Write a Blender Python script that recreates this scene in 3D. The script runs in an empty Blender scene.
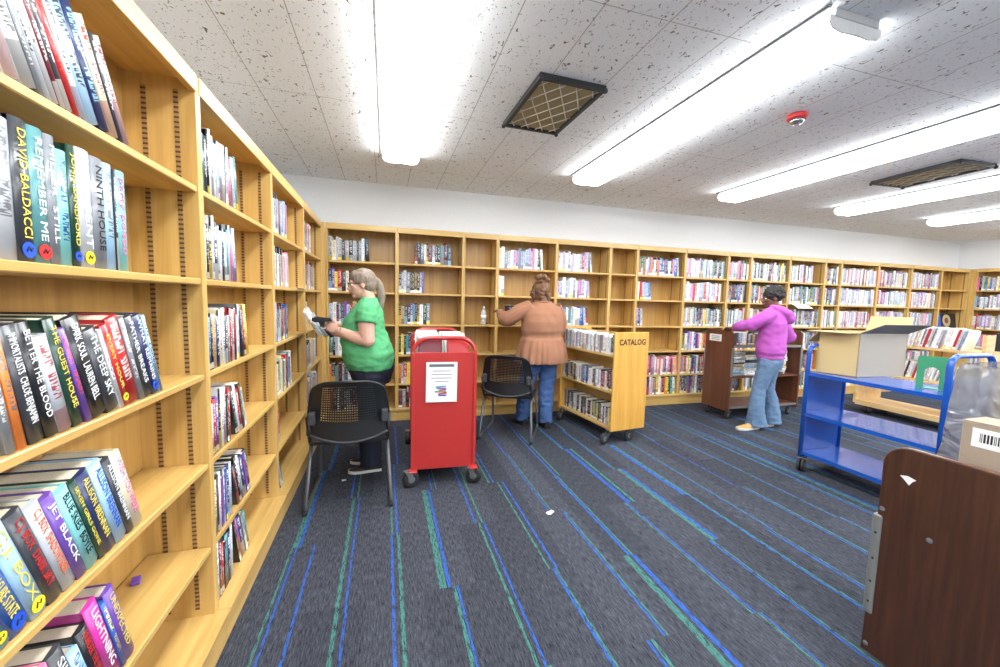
import bpy, bmesh, math, random
from mathutils import Vector, Matrix, noise, Euler
sc = bpy.context.scene
COL = sc.collection
PI = math.pi
R = math.radians

# ------------------------------------------------------------------ camera
def make_camera():
    yaw, pitch, roll = R(16.2604), R(-4.8977), R(1.4445)
    cy, sy, cp, sp = math.cos(yaw), math.sin(yaw), math.cos(pitch), math.sin(pitch)
    f = Vector((sy*cp, cy*cp, sp)); r = Vector((cy, -sy, 0)); u = r.cross(f)
    cr, sr = math.cos(roll), math.sin(roll)
    r2 = cr*r + sr*u; u2 = -sr*r + cr*u
    cam = bpy.data.cameras.new('camera'); o = bpy.data.objects.new('camera', cam); COL.objects.link(o)
    m = Matrix((( r2.x, u2.x, -f.x, 0), (r2.y, u2.y, -f.y, 0), (r2.z, u2.z, -f.z, 1.383), (0, 0, 0, 1)))
    o.matrix_world = m
    cam.sensor_width = 36; cam.lens = 393.6/1000*36; cam.clip_start = .05
    sc.camera = o
make_camera()

# ------------------------------------------------------------------ world, exposure
w = bpy.data.worlds.new('world'); sc.world = w; w.use_nodes = True
w.node_tree.nodes['Background'].inputs[0].default_value = (.9, .95, 1, 1)
w.node_tree.nodes['Background'].inputs[1].default_value = .3
sc.view_settings.view_transform = 'Standard'; sc.view_settings.look = 'None'
sc.view_settings.gamma = 1; sc.view_settings.use_curve_mapping = False
sc.view_settings.exposure = .95
sc.cycles.max_bounces = 8; sc.cycles.diffuse_bounces = 5
LAMP_POWER = 11.0            # emission of the lit fluorescent lenses

# ------------------------------------------------------------------ materials
MATS = {}
def newmat(name):
    m = bpy.data.materials.new(name); m.use_nodes = True
    nt = m.node_tree; b = nt.nodes['Principled BSDF']
    MATS[name] = m
    return m, nt, b
def srgb(r, g, b):
    f = lambda c: (c/255/12.92) if c/255 <= .04045 else ((c/255+.055)/1.055)**2.4
    return (f(r), f(g), f(b), 1)
def plain(name, col, rough=.5, metal=0, bump=0, bscale=60, spec=None, coat=0):
    m, nt, b = newmat(name)
    b.inputs['Base Color'].default_value = srgb(*col); b.inputs['Roughness'].default_value = rough
    b.inputs['Metallic'].default_value = metal
    if spec is not None: b.inputs['Specular IOR Level'].default_value = spec
    if coat: b.inputs['Coat Weight'].default_value = coat
    tc = nt.nodes.new('ShaderNodeTexCoord'); n = nt.nodes.new('ShaderNodeTexNoise')
    n.inputs['Scale'].default_value = bscale; nt.links.new(tc.outputs['Object'], n.inputs['Vector'])
    mx = nt.nodes.new('ShaderNodeMixRGB'); mx.blend_type = 'MULTIPLY'; mx.inputs[0].default_value = .12
    mx.inputs[1].default_value = srgb(*col); nt.links.new(n.outputs['Fac'], mx.inputs[2]); nt.links.new(mx.outputs[0], b.inputs['Base Color'])
    if bump:
        bp = nt.nodes.new('ShaderNodeBump'); bp.inputs['Strength'].default_value = bump; bp.inputs['Distance'].default_value = .003
        nt.links.new(n.outputs['Fac'], bp.inputs['Height']); nt.links.new(bp.outputs[0], b.inputs['Normal'])
    return m
def wood(name, c1, c2, rough=.38, axis='X', scale=1.0, coat=.15):
    """straight grain running along AXIS"""
    m, nt, b = newmat(name)
    tc = nt.nodes.new('ShaderNodeTexCoord'); mp = nt.nodes.new('ShaderNodeMapping')
    s = {'X': (1.2, 22, 22), 'Y': (22, 1.2, 22), 'Z': (22, 22, 1.2)}[axis]
    mp.inputs['Scale'].default_value = [v*scale for v in s]
    nt.links.new(tc.outputs['Object'], mp.inputs[0])
    oi = nt.nodes.new('ShaderNodeObjectInfo'); ml = nt.nodes.new('ShaderNodeMath'); ml.operation = 'MULTIPLY'; ml.inputs[1].default_value = 37
    nt.links.new(oi.outputs['Random'], ml.inputs[0])
    n = nt.nodes.new('ShaderNodeTexNoise'); n.noise_dimensions = '4D'; n.inputs['Scale'].default_value = 1; n.inputs['Detail'].default_value = 5
    n.inputs['Roughness'].default_value = .6; n.inputs['Distortion'].default_value = .6
    nt.links.new(mp.outputs[0], n.inputs['Vector']); nt.links.new(ml.outputs[0], n.inputs['W'])
    cr = nt.nodes.new('ShaderNodeValToRGB'); cr.color_ramp.elements[0].position = .35; cr.color_ramp.elements[1].position = .68
    cr.color_ramp.elements[0].color = srgb(*c1); cr.color_ramp.elements[1].color = srgb(*c2)
    nt.links.new(n.outputs['Fac'], cr.inputs[0]); nt.links.new(cr.outputs[0], b.inputs['Base Color'])
    b.inputs['Roughness'].default_value = rough; b.inputs['Coat Weight'].default_value = coat; b.inputs['Coat Roughness'].default_value = .25
    return m
OAK1, OAK2 = (190, 151, 84), (216, 180, 110)
wood('oak_x', OAK1, OAK2, axis='X'); wood('oak_y', OAK1, OAK2, axis='Y'); wood('oak_z', OAK1, OAK2, axis='Z')
wood('oak_back', (178, 136, 72), (204, 163, 94), axis='Z', scale=.8)
wood('cart_oak', (205, 150, 62), (226, 176, 88), axis='Z')
wood('brown_wood', (88, 50, 34), (112, 68, 48), axis='Z', rough=.4)
wood('walnut_laminate', (56, 31, 20), (78, 45, 28), axis='Z', rough=.42, scale=2.2)
wood('pale_wood', (206, 168, 112), (228, 196, 142), axis='Y')
plain('white_wall', (238, 239, 240), .85, bump=.15, bscale=90)
plain('slot_dark', (70, 52, 34), .6)
plain('lamp_metal', (205, 205, 205), .45)
plain('black_plastic', (26, 27, 30), .42, bump=.2, bscale=400)
plain('grey_plastic', (62, 64, 68), .5)
plain('chair_metal', (92, 95, 99), .38, metal=.35)
plain('chrome', (190, 190, 190), .25, metal=.9)
plain('grey_metal', (132, 134, 132), .45, metal=.3)
plain('red_paint', (186, 50, 46), .35, coat=.2)
plain('blue_paint', (24, 84, 178), .25, coat=.5)
plain('rubber', (38, 38, 40), .65)
plain('caster_hub', (120, 120, 122), .45, metal=.4)
plain('cardboard', (203, 177, 126), .8, bump=.2, bscale=120)
plain('cardboard_shaded', (172, 162, 148), .8, bump=.2, bscale=120)  # same cardboard, with the shade on the box's front side put into the colour
plain('cardboard_deep_shade', (128, 118, 106), .85)  # shade under the raised front flap, painted in as a darker colour
plain('cardboard_brown', (168, 150, 132), .8)
plain('paper', (240, 240, 238), .8)
plain('pages', (226, 215, 192), .85, bump=.3, bscale=300)
plain('ink', (22, 22, 24), .6); plain('ink_grey', (105, 108, 112), .6)
plain('ink_white', (240, 240, 240), .5); plain('ink_red', (206, 44, 44), .5); plain('ink_yellow', (236, 214, 90), .5)
plain('ink_blue', (40, 90, 200), .5); plain('ink_orange', (232, 112, 56), .5); plain('ink_pink', (236, 110, 170), .5)
plain('ink_teal', (60, 170, 180), .5); plain('ink_green', (60, 140, 70), .5); plain('ink_purple', (120, 80, 190), .5)
plain('sticker_yellow', (250, 226, 40), .5); plain('sticker_blue', (30, 80, 200), .5); plain('sticker_red', (220, 40, 40), .5)
plain('mint_green', (58, 148, 104), .45)
plain('detector_red', (190, 45, 45), .4)
plain('skin_light', (214, 168, 148), .5); plain('skin_brown', (112, 74, 56), .5); plain('lips', (176, 96, 90), .45)
plain('eye_white', (235, 232, 228), .3); plain('eye_dark', (40, 32, 28), .3)
plain('hair_ash', (132, 116, 102), .55, bump=.6, bscale=120); plain('hair_brown', (112, 76, 50), .6, bump=.8, bscale=70); plain('hair_black', (32, 27, 27), .7, bump=.9, bscale=60)
plain('green_shirt', (84, 168, 112), .85, bump=.25, bscale=40)
plain('rust_knit', (158, 110, 84), .92, bump=.6, bscale=90)
plain('pink_fleece', (184, 88, 180), .9, bump=.3, bscale=50)
plain('navy_trousers', (34, 38, 56), .85, bump=.2, bscale=50)
plain('blue_jeans', (70, 102, 154), .85, bump=.4, bscale=120)
plain('light_jeans', (102, 130, 162), .85, bump=.4, bscale=120)
plain('shoe_black', (34, 34, 38), .6); plain('shoe_tan', (196, 160, 96), .7); plain('shoe_sole', (232, 230, 224), .6)
plain('bottle_cap', (235, 238, 240), .4); plain('tape', (214, 196, 160), .35)
plain('laundry_black', (30, 32, 34), .5)
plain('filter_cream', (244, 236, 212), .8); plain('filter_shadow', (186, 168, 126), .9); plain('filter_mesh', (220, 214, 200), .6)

def clear_plastic(name, col, alpha, rough=.15):
    m, nt, b = newmat(name)
    b.inputs['Base Color'].default_value = srgb(*col); b.inputs['Roughness'].default_value = rough
    b.inputs['Alpha'].default_value = alpha; b.inputs['Specular IOR Level'].default_value = .8
    tc = nt.nodes.new('ShaderNodeTexCoord'); n = nt.nodes.new('ShaderNodeTexNoise'); n.inputs['Scale'].default_value = 7; n.inputs['Distortion'].default_value = 2.5
    nt.links.new(tc.outputs['Object'], n.inputs['Vector'])
    bp = nt.nodes.new('ShaderNodeBump'); bp.inputs['Strength'].default_value = 1; bp.inputs['Distance'].default_value = .03
    nt.links.new(n.outputs['Fac'], bp.inputs['Height']); nt.links.new(bp.outputs[0], b.inputs['Normal'])
    return m
clear_plastic('poly_bag', (134, 134, 134), .66, .12); clear_plastic('bottle_clear', (225, 235, 240), .45)
m, nt, b = newmat('lamp_lens')
b.inputs['Base Color'].default_value = (.9, .9, .9, 1); b.inputs['Emission Color'].default_value = (.95, .985, 1, 1); b.inputs['Emission Strength'].default_value = LAMP_POWER

def slot_strip():
    m, nt, b = newmat('slot_strip')
    tc = nt.nodes.new('ShaderNodeTexCoord'); sx = nt.nodes.new('ShaderNodeSeparateXYZ'); nt.links.new(tc.outputs['Object'], sx.inputs[0])
    d = nt.nodes.new('ShaderNodeMath'); d.operation = 'MULTIPLY'; d.inputs[1].default_value = 1/.0165; nt.links.new(sx.outputs['Z'], d.inputs[0])
    f = nt.nodes.new('ShaderNodeMath'); f.operation = 'FRACT'; nt.links.new(d.outputs[0], f.inputs[0])
    g = nt.nodes.new('ShaderNodeMath'); g.operation = 'LESS_THAN'; g.inputs[1].default_value = .42; nt.links.new(f.outputs[0], g.inputs[0])
    mx = nt.nodes.new('ShaderNodeMixRGB'); nt.links.new(g.outputs[0], mx.inputs[0])
    mx.inputs[1].default_value = srgb(160, 124, 76); mx.inputs[2].default_value = srgb(74, 54, 36)
    nt.links.new(mx.outputs[0], b.inputs['Base Color']); b.inputs['Roughness'].default_value = .5
slot_strip()

def ceiling_mat():
    m, nt, b = newmat('ceiling_tile')
    L = nt.links.new
    tc = nt.nodes.new('ShaderNodeTexCoord')
    # pits of two sizes
    n1 = nt.nodes.new('ShaderNodeTexNoise'); n1.inputs['Scale'].default_value = 34; n1.inputs['Detail'].default_value = 2; n1.inputs['Distortion'].default_value = 1.2
    n2 = nt.nodes.new('ShaderNodeTexNoise'); n2.inputs['Scale'].default_value = 75; n2.inputs['Detail'].default_value = 2
    mp = nt.nodes.new('ShaderNodeMapping'); mp.inputs['Scale'].default_value = (1.25, .75, 1); L(tc.outputs['Object'], mp.inputs[0])
    L(mp.outputs[0], n1.inputs['Vector']); L(mp.outputs[0], n2.inputs['Vector'])
    r1 = nt.nodes.new('ShaderNodeValToRGB'); r1.color_ramp.elements[0].position = .65; r1.color_ramp.elements[1].position = .69
    r2 = nt.nodes.new('ShaderNodeValToRGB'); r2.color_ramp.elements[0].position = .67; r2.color_ramp.elements[1].position = .72
    L(n1.outputs['Fac'], r1.inputs[0]); L(n2.outputs['Fac'], r2.inputs[0])
    mx = nt.nodes.new('ShaderNodeMath'); mx.operation = 'MAXIMUM'; L(r1.outputs[0], mx.inputs[0]); L(r2.outputs[0], mx.inputs[1])
    # joints between the tiles
    sx = nt.nodes.new('ShaderNodeSeparateXYZ'); L(tc.outputs['Object'], sx.inputs[0])
    def joint(out, off, step, w):
        a = nt.nodes.new('ShaderNodeMath'); a.operation = 'SUBTRACT'; a.inputs[1].default_value = off; L(out, a.inputs[0])
        d = nt.nodes.new('ShaderNodeMath'); d.operation = 'DIVIDE'; d.inputs[1].default_value = step; L(a.outputs[0], d.inputs[0])
        f = nt.nodes.new('ShaderNodeMath'); f.operation = 'FRACT'; L(d.outputs[0], f.inputs[0])
        g = nt.nodes.new('ShaderNodeMath'); g.operation = 'LESS_THAN'; g.inputs[1].default_value = w/step; L(f.outputs[0], g.inputs[0])
        return g.outputs[0]
    jx = joint(sx.outputs['X'], .575-.336*10, .336, .005); jy = joint(sx.outputs['Y'], 1.63-1.28*10, 1.28, .004)
    ja = nt.nodes.new('ShaderNodeMath'); ja.operation = 'MAXIMUM'; L(jx, ja.inputs[0]); L(jy, ja.inputs[1])
    c1 = nt.nodes.new('ShaderNodeMixRGB'); c1.inputs[1].default_value = srgb(236, 238, 240); c1.inputs[2].default_value = srgb(120, 112, 102)
    c2 = nt.nodes.new('ShaderNodeMixRGB'); c2.inputs[2].default_value = srgb(176, 172, 166)
    L(mx.outputs[0], c1.inputs[0]); L(c1.outputs[0], c2.inputs[1]); L(ja.outputs[0], c2.inputs[0]); L(c2.outputs[0], b.inputs['Base Color'])
    b.inputs['Roughness'].default_value = .95; b.inputs['Specular IOR Level'].default_value = .1
ceiling_mat()

def carpet_mat(name, stripe=None):
    m, nt, b = newmat(name); L = nt.links.new
    tc = nt.nodes.new('ShaderNodeTexCoord')
    mp = nt.nodes.new('ShaderNodeMapping'); mp.inputs['Scale'].default_value = (170, 22, 1); L(tc.outputs['Object'], mp.inputs[0])
    n = nt.nodes.new('ShaderNodeTexNoise'); n.inputs['Scale'].default_value = 1; n.inputs['Detail'].default_value = 3; n.inputs['Roughness'].default_value = .7; L(mp.outputs[0], n.inputs['Vector'])
    n2 = nt.nodes.new('ShaderNodeTexNoise'); n2.inputs['Scale'].default_value = 260; n2.inputs['Detail'].default_value = 1; L(tc.outputs['Object'], n2.inputs['Vector'])
    at = nt.nodes.new('ShaderNodeAttribute'); at.attribute_name = 'tone'
    cr = nt.nodes.new('ShaderNodeValToRGB'); cr.color_ramp.elements[0].position = .34; cr.color_ramp.elements[1].position = .72
    cr.color_ramp.elements[0].color = srgb(28, 30, 36); cr.color_ramp.elements[1].color = srgb(92, 95, 104)
    add = nt.nodes.new('ShaderNodeMath'); add.operation = 'MULTIPLY_ADD'; add.inputs[1].default_value = .3; L(n2.outputs['Fac'], add.inputs[0]); 
    half = nt.nodes.new('ShaderNodeMath'); half.operation = 'MULTIPLY'; half.inputs[1].default_value = .7; L(n.outputs['Fac'], half.inputs[0])
    L(half.outputs[0], add.inputs[2]); L(add.outputs[0], cr.inputs[0])
    mt = nt.nodes.new('ShaderNodeMixRGB'); mt.blend_type = 'MULTIPLY'; mt.inputs[0].default_value = 1; L(cr.outputs[0], mt.inputs[1]); L(at.outputs['Color'], mt.inputs[2])
    out = mt.outputs[0]
    if stripe:
        r = nt.nodes.new('ShaderNodeValToRGB'); r.color_ramp.elements[0].position = .41; r.color_ramp.elements[1].position = .55
        L(add.outputs[0], r.inputs[0])
        ms = nt.nodes.new('ShaderNodeMixRGB'); L(r.outputs[0], ms.inputs[0]); L(out, ms.inputs[1]); ms.inputs[2].default_value = srgb(*stripe)
        out = ms.outputs[0]
    L(out, b.inputs['Base Color']); b.inputs['Roughness'].default_value = 1; b.inputs['Specular IOR Level'].default_value = .1
    bp = nt.nodes.new('ShaderNodeBump'); bp.inputs['Strength'].default_value = .5; bp.inputs['Distance'].default_value = .004
    L(add.outputs[0], bp.inputs['Height']); L(bp.outputs[0], b.inputs['Normal'])
carpet_mat('carpet'); carpet_mat('carpet_blue', (44, 94, 182)); carpet_mat('carpet_green', (66, 124, 114))

def book_mat(nm, near=False):
    """cover colour and print colour come from each book's own face colours; the print is a procedural row of letters-like marks on the spine uv"""
    m, nt, b = newmat(nm); L = nt.links.new
    c = nt.nodes.new('ShaderNodeAttribute'); c.attribute_name = 'Col'
    p = nt.nodes.new('ShaderNodeAttribute'); p.attribute_name = 'Print'
    uv = nt.nodes.new('ShaderNodeUVMap'); uv.uv_map = 'UVMap'
    sx = nt.nodes.new('ShaderNodeSeparateXYZ'); L(uv.outputs[0], sx.inputs[0])
    def M(op, a, bb=None, cc=None):
        n = nt.nodes.new('ShaderNodeMath'); n.operation = op
        for i, v in enumerate((a, bb, cc)):
            if v is None: continue
            if isinstance(v, (int, float)): n.inputs[i].default_value = v
            else: L(v, n.inputs[i])
        return n.outputs[0]
    u = M('FRACT', sx.outputs['X']); k = M('FLOOR', sx.outputs['X']); v = sx.outputs['Y']
    cmb = nt.nodes.new('ShaderNodeCombineXYZ'); L(M('MULTIPLY', u, 2.2), cmb.inputs[0]); L(M('MULTIPLY', v, 52 if near else 34), cmb.inputs[1]); L(k, cmb.inputs[2])
    n = nt.nodes.new('ShaderNodeTexNoise'); n.inputs['Scale'].default_value = 1; n.inputs['Detail'].default_value = 0; L(cmb.outputs[0], n.inputs['Vector'])
    mark = M('GREATER_THAN', n.outputs['Fac'], .5)
    wn = nt.nodes.new('ShaderNodeTexWhiteNoise'); wn.noise_dimensions = '1D'; L(k, wn.inputs['W'])
    rnd = wn.outputs['Value']
    band = M('LESS_THAN', M('ABSOLUTE', M('SUBTRACT', u, .5)), .27)
    inz = M('MULTIPLY', M('GREATER_THAN', v, M('MULTIPLY_ADD', rnd, .2, .22)), M('LESS_THAN', v, .93))
    gap = M('GREATER_THAN', M('ABSOLUTE', M('SUBTRACT', v, M('MULTIPLY_ADD', rnd, .2, .52))), .035)
    fac = M('MULTIPLY', M('MULTIPLY', mark, band), M('MULTIPLY', inz, gap))
    fac = M('MULTIPLY', fac, M('GREATER_THAN', u, .02))
    # second colour field on part of the spines
    fld = M('MULTIPLY', M('GREATER_THAN', rnd, .55), M('LESS_THAN', v, M('MULTIPLY_ADD', rnd, .6, -.15)))
    m0 = nt.nodes.new('ShaderNodeMixRGB'); L(M('MULTIPLY', M('MULTIPLY', fld, M('GREATER_THAN', u, .01)), .55), m0.inputs[0]); L(c.outputs['Color'], m0.inputs[1]); L(p.outputs['Color'], m0.inputs[2])
    m1 = nt.nodes.new('ShaderNodeMixRGB'); L(M('MULTIPLY', fac, .95 if near else .62), m1.inputs[0]); L(m0.outputs[0], m1.inputs[1]); L(p.outputs['Color'], m1.inputs[2])
    lab = M('MULTIPLY', M('MULTIPLY', M('LESS_THAN', v, .13), M('GREATER_THAN', v, .02)), M('MULTIPLY', M('GREATER_THAN', u, .02), M('LESS_THAN', M('FRACT', M('MULTIPLY', rnd, 7.3)), -1 if near else .5)))
    m2 = nt.nodes.new('ShaderNodeMixRGB'); L(lab, m2.inputs[0]); L(m1.outputs[0], m2.inputs[1])
    m3 = nt.nodes.new('ShaderNodeMixRGB'); L(M('GREATER_THAN', M('FRACT', M('MULTIPLY', rnd, 13.7)), .7), m3.inputs[0]); m3.inputs[1].default_value = srgb(238, 236, 228); m3.inputs[2].default_value = srgb(245, 225, 60)
    L(m3.outputs[0], m2.inputs[2]); L(m2.outputs[0], b.inputs['Base Color'])
    b.inputs['Roughness'].default_value = .3; b.inputs['Coat Weight'].default_value = .25; b.inputs['Coat Roughness'].default_value = .15
book_mat('book_cover'); book_mat('book_cover_plain', True)
M = MATS

# ------------------------------------------------------------------ mesh helpers
class MB:
    def __init__(s): s.v = []; s.f = []; s.mi = []; s.uv = []; s.c = []; s.p = []; s.sm = []
    def face(s, idx, mi=0, uv=None, c=None, p=None, sm=False):
        s.f.append(tuple(idx)); s.mi.append(mi); s.uv.append(uv); s.c.append(c); s.p.append(p); s.sm.append(sm)
    def verts(s, vs):
        b = len(s.v); s.v.extend([tuple(v) for v in vs]); return b
    def box(s, a, b, mi=0, mat=None, **k):
        x0, y0, z0 = a; x1, y1, z1 = b
        vs = [Vector(p) for p in ((x0,y0,z0),(x1,y0,z0),(x1,y1,z0),(x0,y1,z0),(x0,y0,z1),(x1,y0,z1),(x1,y1,z1),(x0,y1,z1))]
        if mat: vs = [mat @ v for v in vs]
        o = s.verts(vs)
        for q in ((3,2,1,0),(4,5,6,7),(0,1,5,4),(1,2,6,5),(2,3,7,6),(3,0,4,7)): s.face([o+i for i in q], mi, **k)
        return s
    def prism(s, poly, d0, d1, axis='Y', mi=0, mat=None, sm=False):
        """poly: 2D outline (counter clockwise); extruded from d0 to d1 along axis"""
        def P(a, d):
            return {'Y': Vector((a[0], d, a[1])), 'X': Vector((d, a[0], a[1])), 'Z': Vector((a[0], a[1], d))}[axis]
        n = len(poly); vs = [P(a, d0) for a in poly] + [P(a, d1) for a in poly]
        if mat: vs = [mat @ v for v in vs]
        o = s.verts(vs)
        s.face([o+i for i in range(n)], mi); s.face([o+n+i for i in reversed(range(n))], mi)
        for i in range(n):
            j = (i+1) % n; s.face((o+j, o+i, o+n+i, o+n+j), mi, sm=sm)
        return s
    def tube(s, pts, r, n=10, mi=0, closed=False, sm=True, flat=None):
        """round bar through pts; r: number or list; flat: list of (ra, rb, ref) not used"""
        pts = [Vector(p) for p in pts]; m = len(pts); rs = r if isinstance(r, (list, tuple)) else [r]*m
        rings = []; prev = None
        for i, p in enumerate(pts):
            if closed: d = pts[(i+1) % m]-pts[i-1]
            else: d = (pts[min(i+1, m-1)]-pts[max(i-1, 0)])
            d.normalize()
            if prev is None:
                a = d.cross(Vector((0, 0, 1)));
                if a.length < .1: a = d.cross(Vector((0, 1, 0)))
            else: a = prev - d*prev.dot(d)
            a.normalize(); prev = a; bb = d.cross(a)
            ra, rb = rs[i] if isinstance(rs[i], (tuple, list)) else (rs[i], rs[i])
            rings.append(s.verts([p + a*ra*math.cos(2*PI*k/n) + bb*rb*math.sin(2*PI*k/n) for k in range(n)]))
        for i in range(m if closed else m-1):
            A, B = rings[i], rings[(i+1) % m]
            for k in range(n):
                k2 = (k+1) % n; s.face((A+k, A+k2, B+k2, B+k), mi, sm=sm)
        if not closed:
            s.face([rings[0]+k for k in reversed(range(n))], mi); s.face([rings[-1]+k for k in range(n)], mi)
        return s
    def rings(s, secs, n=24, mi=0, power=2.2):
        """stack of level rings: (cx, cy, z, rx, ry)"""
        R_ = []
        for (cx, cy, z, rx, ry) in secs:
            vs = []
            for k in range(n):
                a = 2*PI*k/n; c, q = math.cos(a), math.sin(a)
                vs.append((cx+rx*math.copysign(abs(c)**(2/power), c), cy+ry*math.copysign(abs(q)**(2/power), q), z))
            R_.append(s.verts(vs))
        for A, B in zip(R_, R_[1:]):
            for k in range(n):
                k2 = (k+1) % n; s.face((A+k, A+k2, B+k2, B+k), mi, sm=True)
        s.face([R_[0]+k for k in reversed(range(n))], mi); s.face([R_[-1]+k for k in range(n)], mi)
        return s
    def ball(s, c, r, n=14, mi=0, rot=None):
        c = Vector(c); r = r if isinstance(r, (tuple, list)) else (r, r, r)
        h = n//2; rows = []
        for i in range(1, h):
            t = PI*i/h; row = []
            for k in range(n):
                a = 2*PI*k/n; v = Vector((r[0]*math.sin(t)*math.cos(a), r[1]*math.sin(t)*math.sin(a), r[2]*math.cos(t)))
                if rot: v = rot @ v
                row.append(c+v)
            rows.append(s.verts(row))
        tv = Vector((0, 0, r[2])); bv = Vector((0, 0, -r[2]))
        if rot: tv = rot @ tv; bv = rot @ bv
        t = s.verts([c+tv]); bt = s.verts([c+bv])
        for k in range(n):
            k2 = (k+1) % n
            s.face((t, rows[0]+k, rows[0]+k2), mi, sm=True); s.face((bt, rows[-1]+k2, rows[-1]+k), mi, sm=True)
            for A, B in zip(rows, rows[1:]): s.face((A+k, B+k, B+k2, A+k2), mi, sm=True)
        return s
    def lathe(s, prof, c=(0, 0, 0), axis='Z', n=24, mi=0):
        c = Vector(c); R_ = []
        for (r, h) in prof:
            vs = []
            for k in range(n):
                a = 2*PI*k/n; u, q = r*math.cos(a), r*math.sin(a)
                vs.append(c + {'Z': Vector((u, q, h)), 'X': Vector((h, u, q)), 'Y': Vector((q, h, u))}[axis])
            R_.append(s.verts(vs))
        for A, B in zip(R_, R_[1:]):
            for k in range(n):
                k2 = (k+1) % n; s.face((A+k, A+k2, B+k2, B+k), mi, sm=True)
        s.face([R_[0]+k for k in reversed(range(n))], mi); s.face([R_[-1]+k for k in range(n)], mi)
        return s
    def mesh(s, name, mats):
        me = bpy.data.meshes.new(name); me.from_pydata(s.v, [], s.f)
        for mm in (mats if isinstance(mats, (list, tuple)) else [mats]): me.materials.append(M[mm])
        me.polygons.foreach_set('material_index', s.mi); me.polygons.foreach_set('use_smooth', s.sm)
        if any(u is not None for u in s.uv):
            uvl = me.uv_layers.new(name='UVMap').data; i = 0
            for f, u in zip(s.f, s.uv):
                for j in range(len(f)):
                    uvl[i].uv = u[j] if u else (0, 0); i += 1
        for nm, arr in (('Col', s.c), ('Print', s.p)):
            if any(c is not None for c in arr):
                at = me.color_attributes.new(nm, 'FLOAT_COLOR', 'CORNER'); flat = []
                for f, c in zip(s.f, arr): flat += list(c or (1, 1, 1, 1))*len(f)
                at.data.foreach_set('color', flat)
        me.update(); return me
    def build(s, name, mats, parent=None, bevel=0, seg=2, loc=None, rot=None):
        me = s.mesh(name, mats); o = bpy.data.objects.new(name, me); COL.objects.link(o)
        if parent: o.parent = parent
        if loc: o.location = loc
        if rot: o.rotation_euler = rot
        if bevel:
            md = o.modifiers.new('bevel', 'BEVEL'); md.width = bevel; md.segments = seg; md.limit_method = 'ANGLE'; md.angle_limit = R(40)
        return o
def tag(o, label=None, cat=None, group=None, kind=None):
    if label: o['label'] = label
    if cat: o['category'] = cat
    if group: o['group'] = group
    if kind: o['kind'] = kind
    return o
def empty(name, loc=(0, 0, 0), rz=0, label=None, cat=None, group=None, rot=None):
    o = bpy.data.objects.new(name, None); COL.objects.link(o); o.location = loc
    o.rotation_euler = rot if rot else (0, 0, rz); o.empty_display_size = .1
    return tag(o, label, cat, group)
def copy_tree(o, parent=None):
    c = o.copy(); COL.objects.link(c); c.parent = parent
    for ch in list(o.children): copy_tree(ch, c)
    return c
def text_mesh(name, body, size, mat, parent, matrix, ext=.0006, width=None, align='CENTER', bold=0):
    cu = bpy.data.curves.new(name, 'FONT'); cu.body = body; cu.size = size; cu.extrude = ext; cu.align_x = align; cu.align_y = 'CENTER'; cu.resolution_u = 2; cu.offset = bold
    t = bpy.data.objects.new(name, cu); COL.objects.link(t)
    bpy.context.view_layer.update()
    me = bpy.data.meshes.new_from_object(t.evaluated_get(bpy.context.evaluated_depsgraph_get()))
    COL.objects.unlink(t); bpy.data.objects.remove(t); bpy.data.curves.remove(cu)
    if width:
        xs = [v.co.x for v in me.vertices] or [0, 1]; k = width/max(1e-6, max(xs)-min(xs))
        for v in me.vertices: v.co.x *= k
    me.transform(matrix); me.materials.clear(); me.materials.append(M[mat]); me.name = name
    o = bpy.data.objects.new(name, me); COL.objects.link(o); o.parent = parent
    return o
def bake(o, *mods):
    """apply a stack of modifiers into plain mesh data"""
    bpy.context.view_layer.update()
    me = bpy.data.meshes.new_from_object(o.evaluated_get(bpy.context.evaluated_depsgraph_get()))
    old = o.data; o.modifiers.clear(); me.name = old.name; o.data = me
    return o
def fuse(mb, name, mat, parent, voxel, smooth=6, wrinkle=0, wscale=8, seed=0, stretch=1.0):
    """grow one continuous surface over overlapping pieces"""
    o = mb.build(name, mat, parent)
    r = o.modifiers.new('r', 'REMESH'); r.mode = 'VOXEL'; r.voxel_size = voxel
    if smooth:
        s = o.modifiers.new('s', 'SMOOTH'); s.factor = .5; s.iterations = smooth
    bake(o)
    me = o.data
    if wrinkle:
        n = len(me.vertices); co = [0.0]*(3*n); no = [0.0]*(3*n)
        me.vertices.foreach_get('co', co); me.vertices.foreach_get('normal', no)
        for i in range(0, 3*n, 3):
            p = Vector((co[i]*wscale, co[i+1]*wscale, co[i+2]*wscale*stretch+seed)); d = wrinkle*(noise.noise(p)+.5*noise.noise(p*2.3))
            co[i] += no[i]*d; co[i+1] += no[i+1]*d; co[i+2] += no[i+2]*d
        me.vertices.foreach_set('co', co)
    me.materials.clear(); me.materials.append(M[mat])
    me.polygons.foreach_set('use_smooth', [True]*len(me.polygons)); me.update()
    return o

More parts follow.
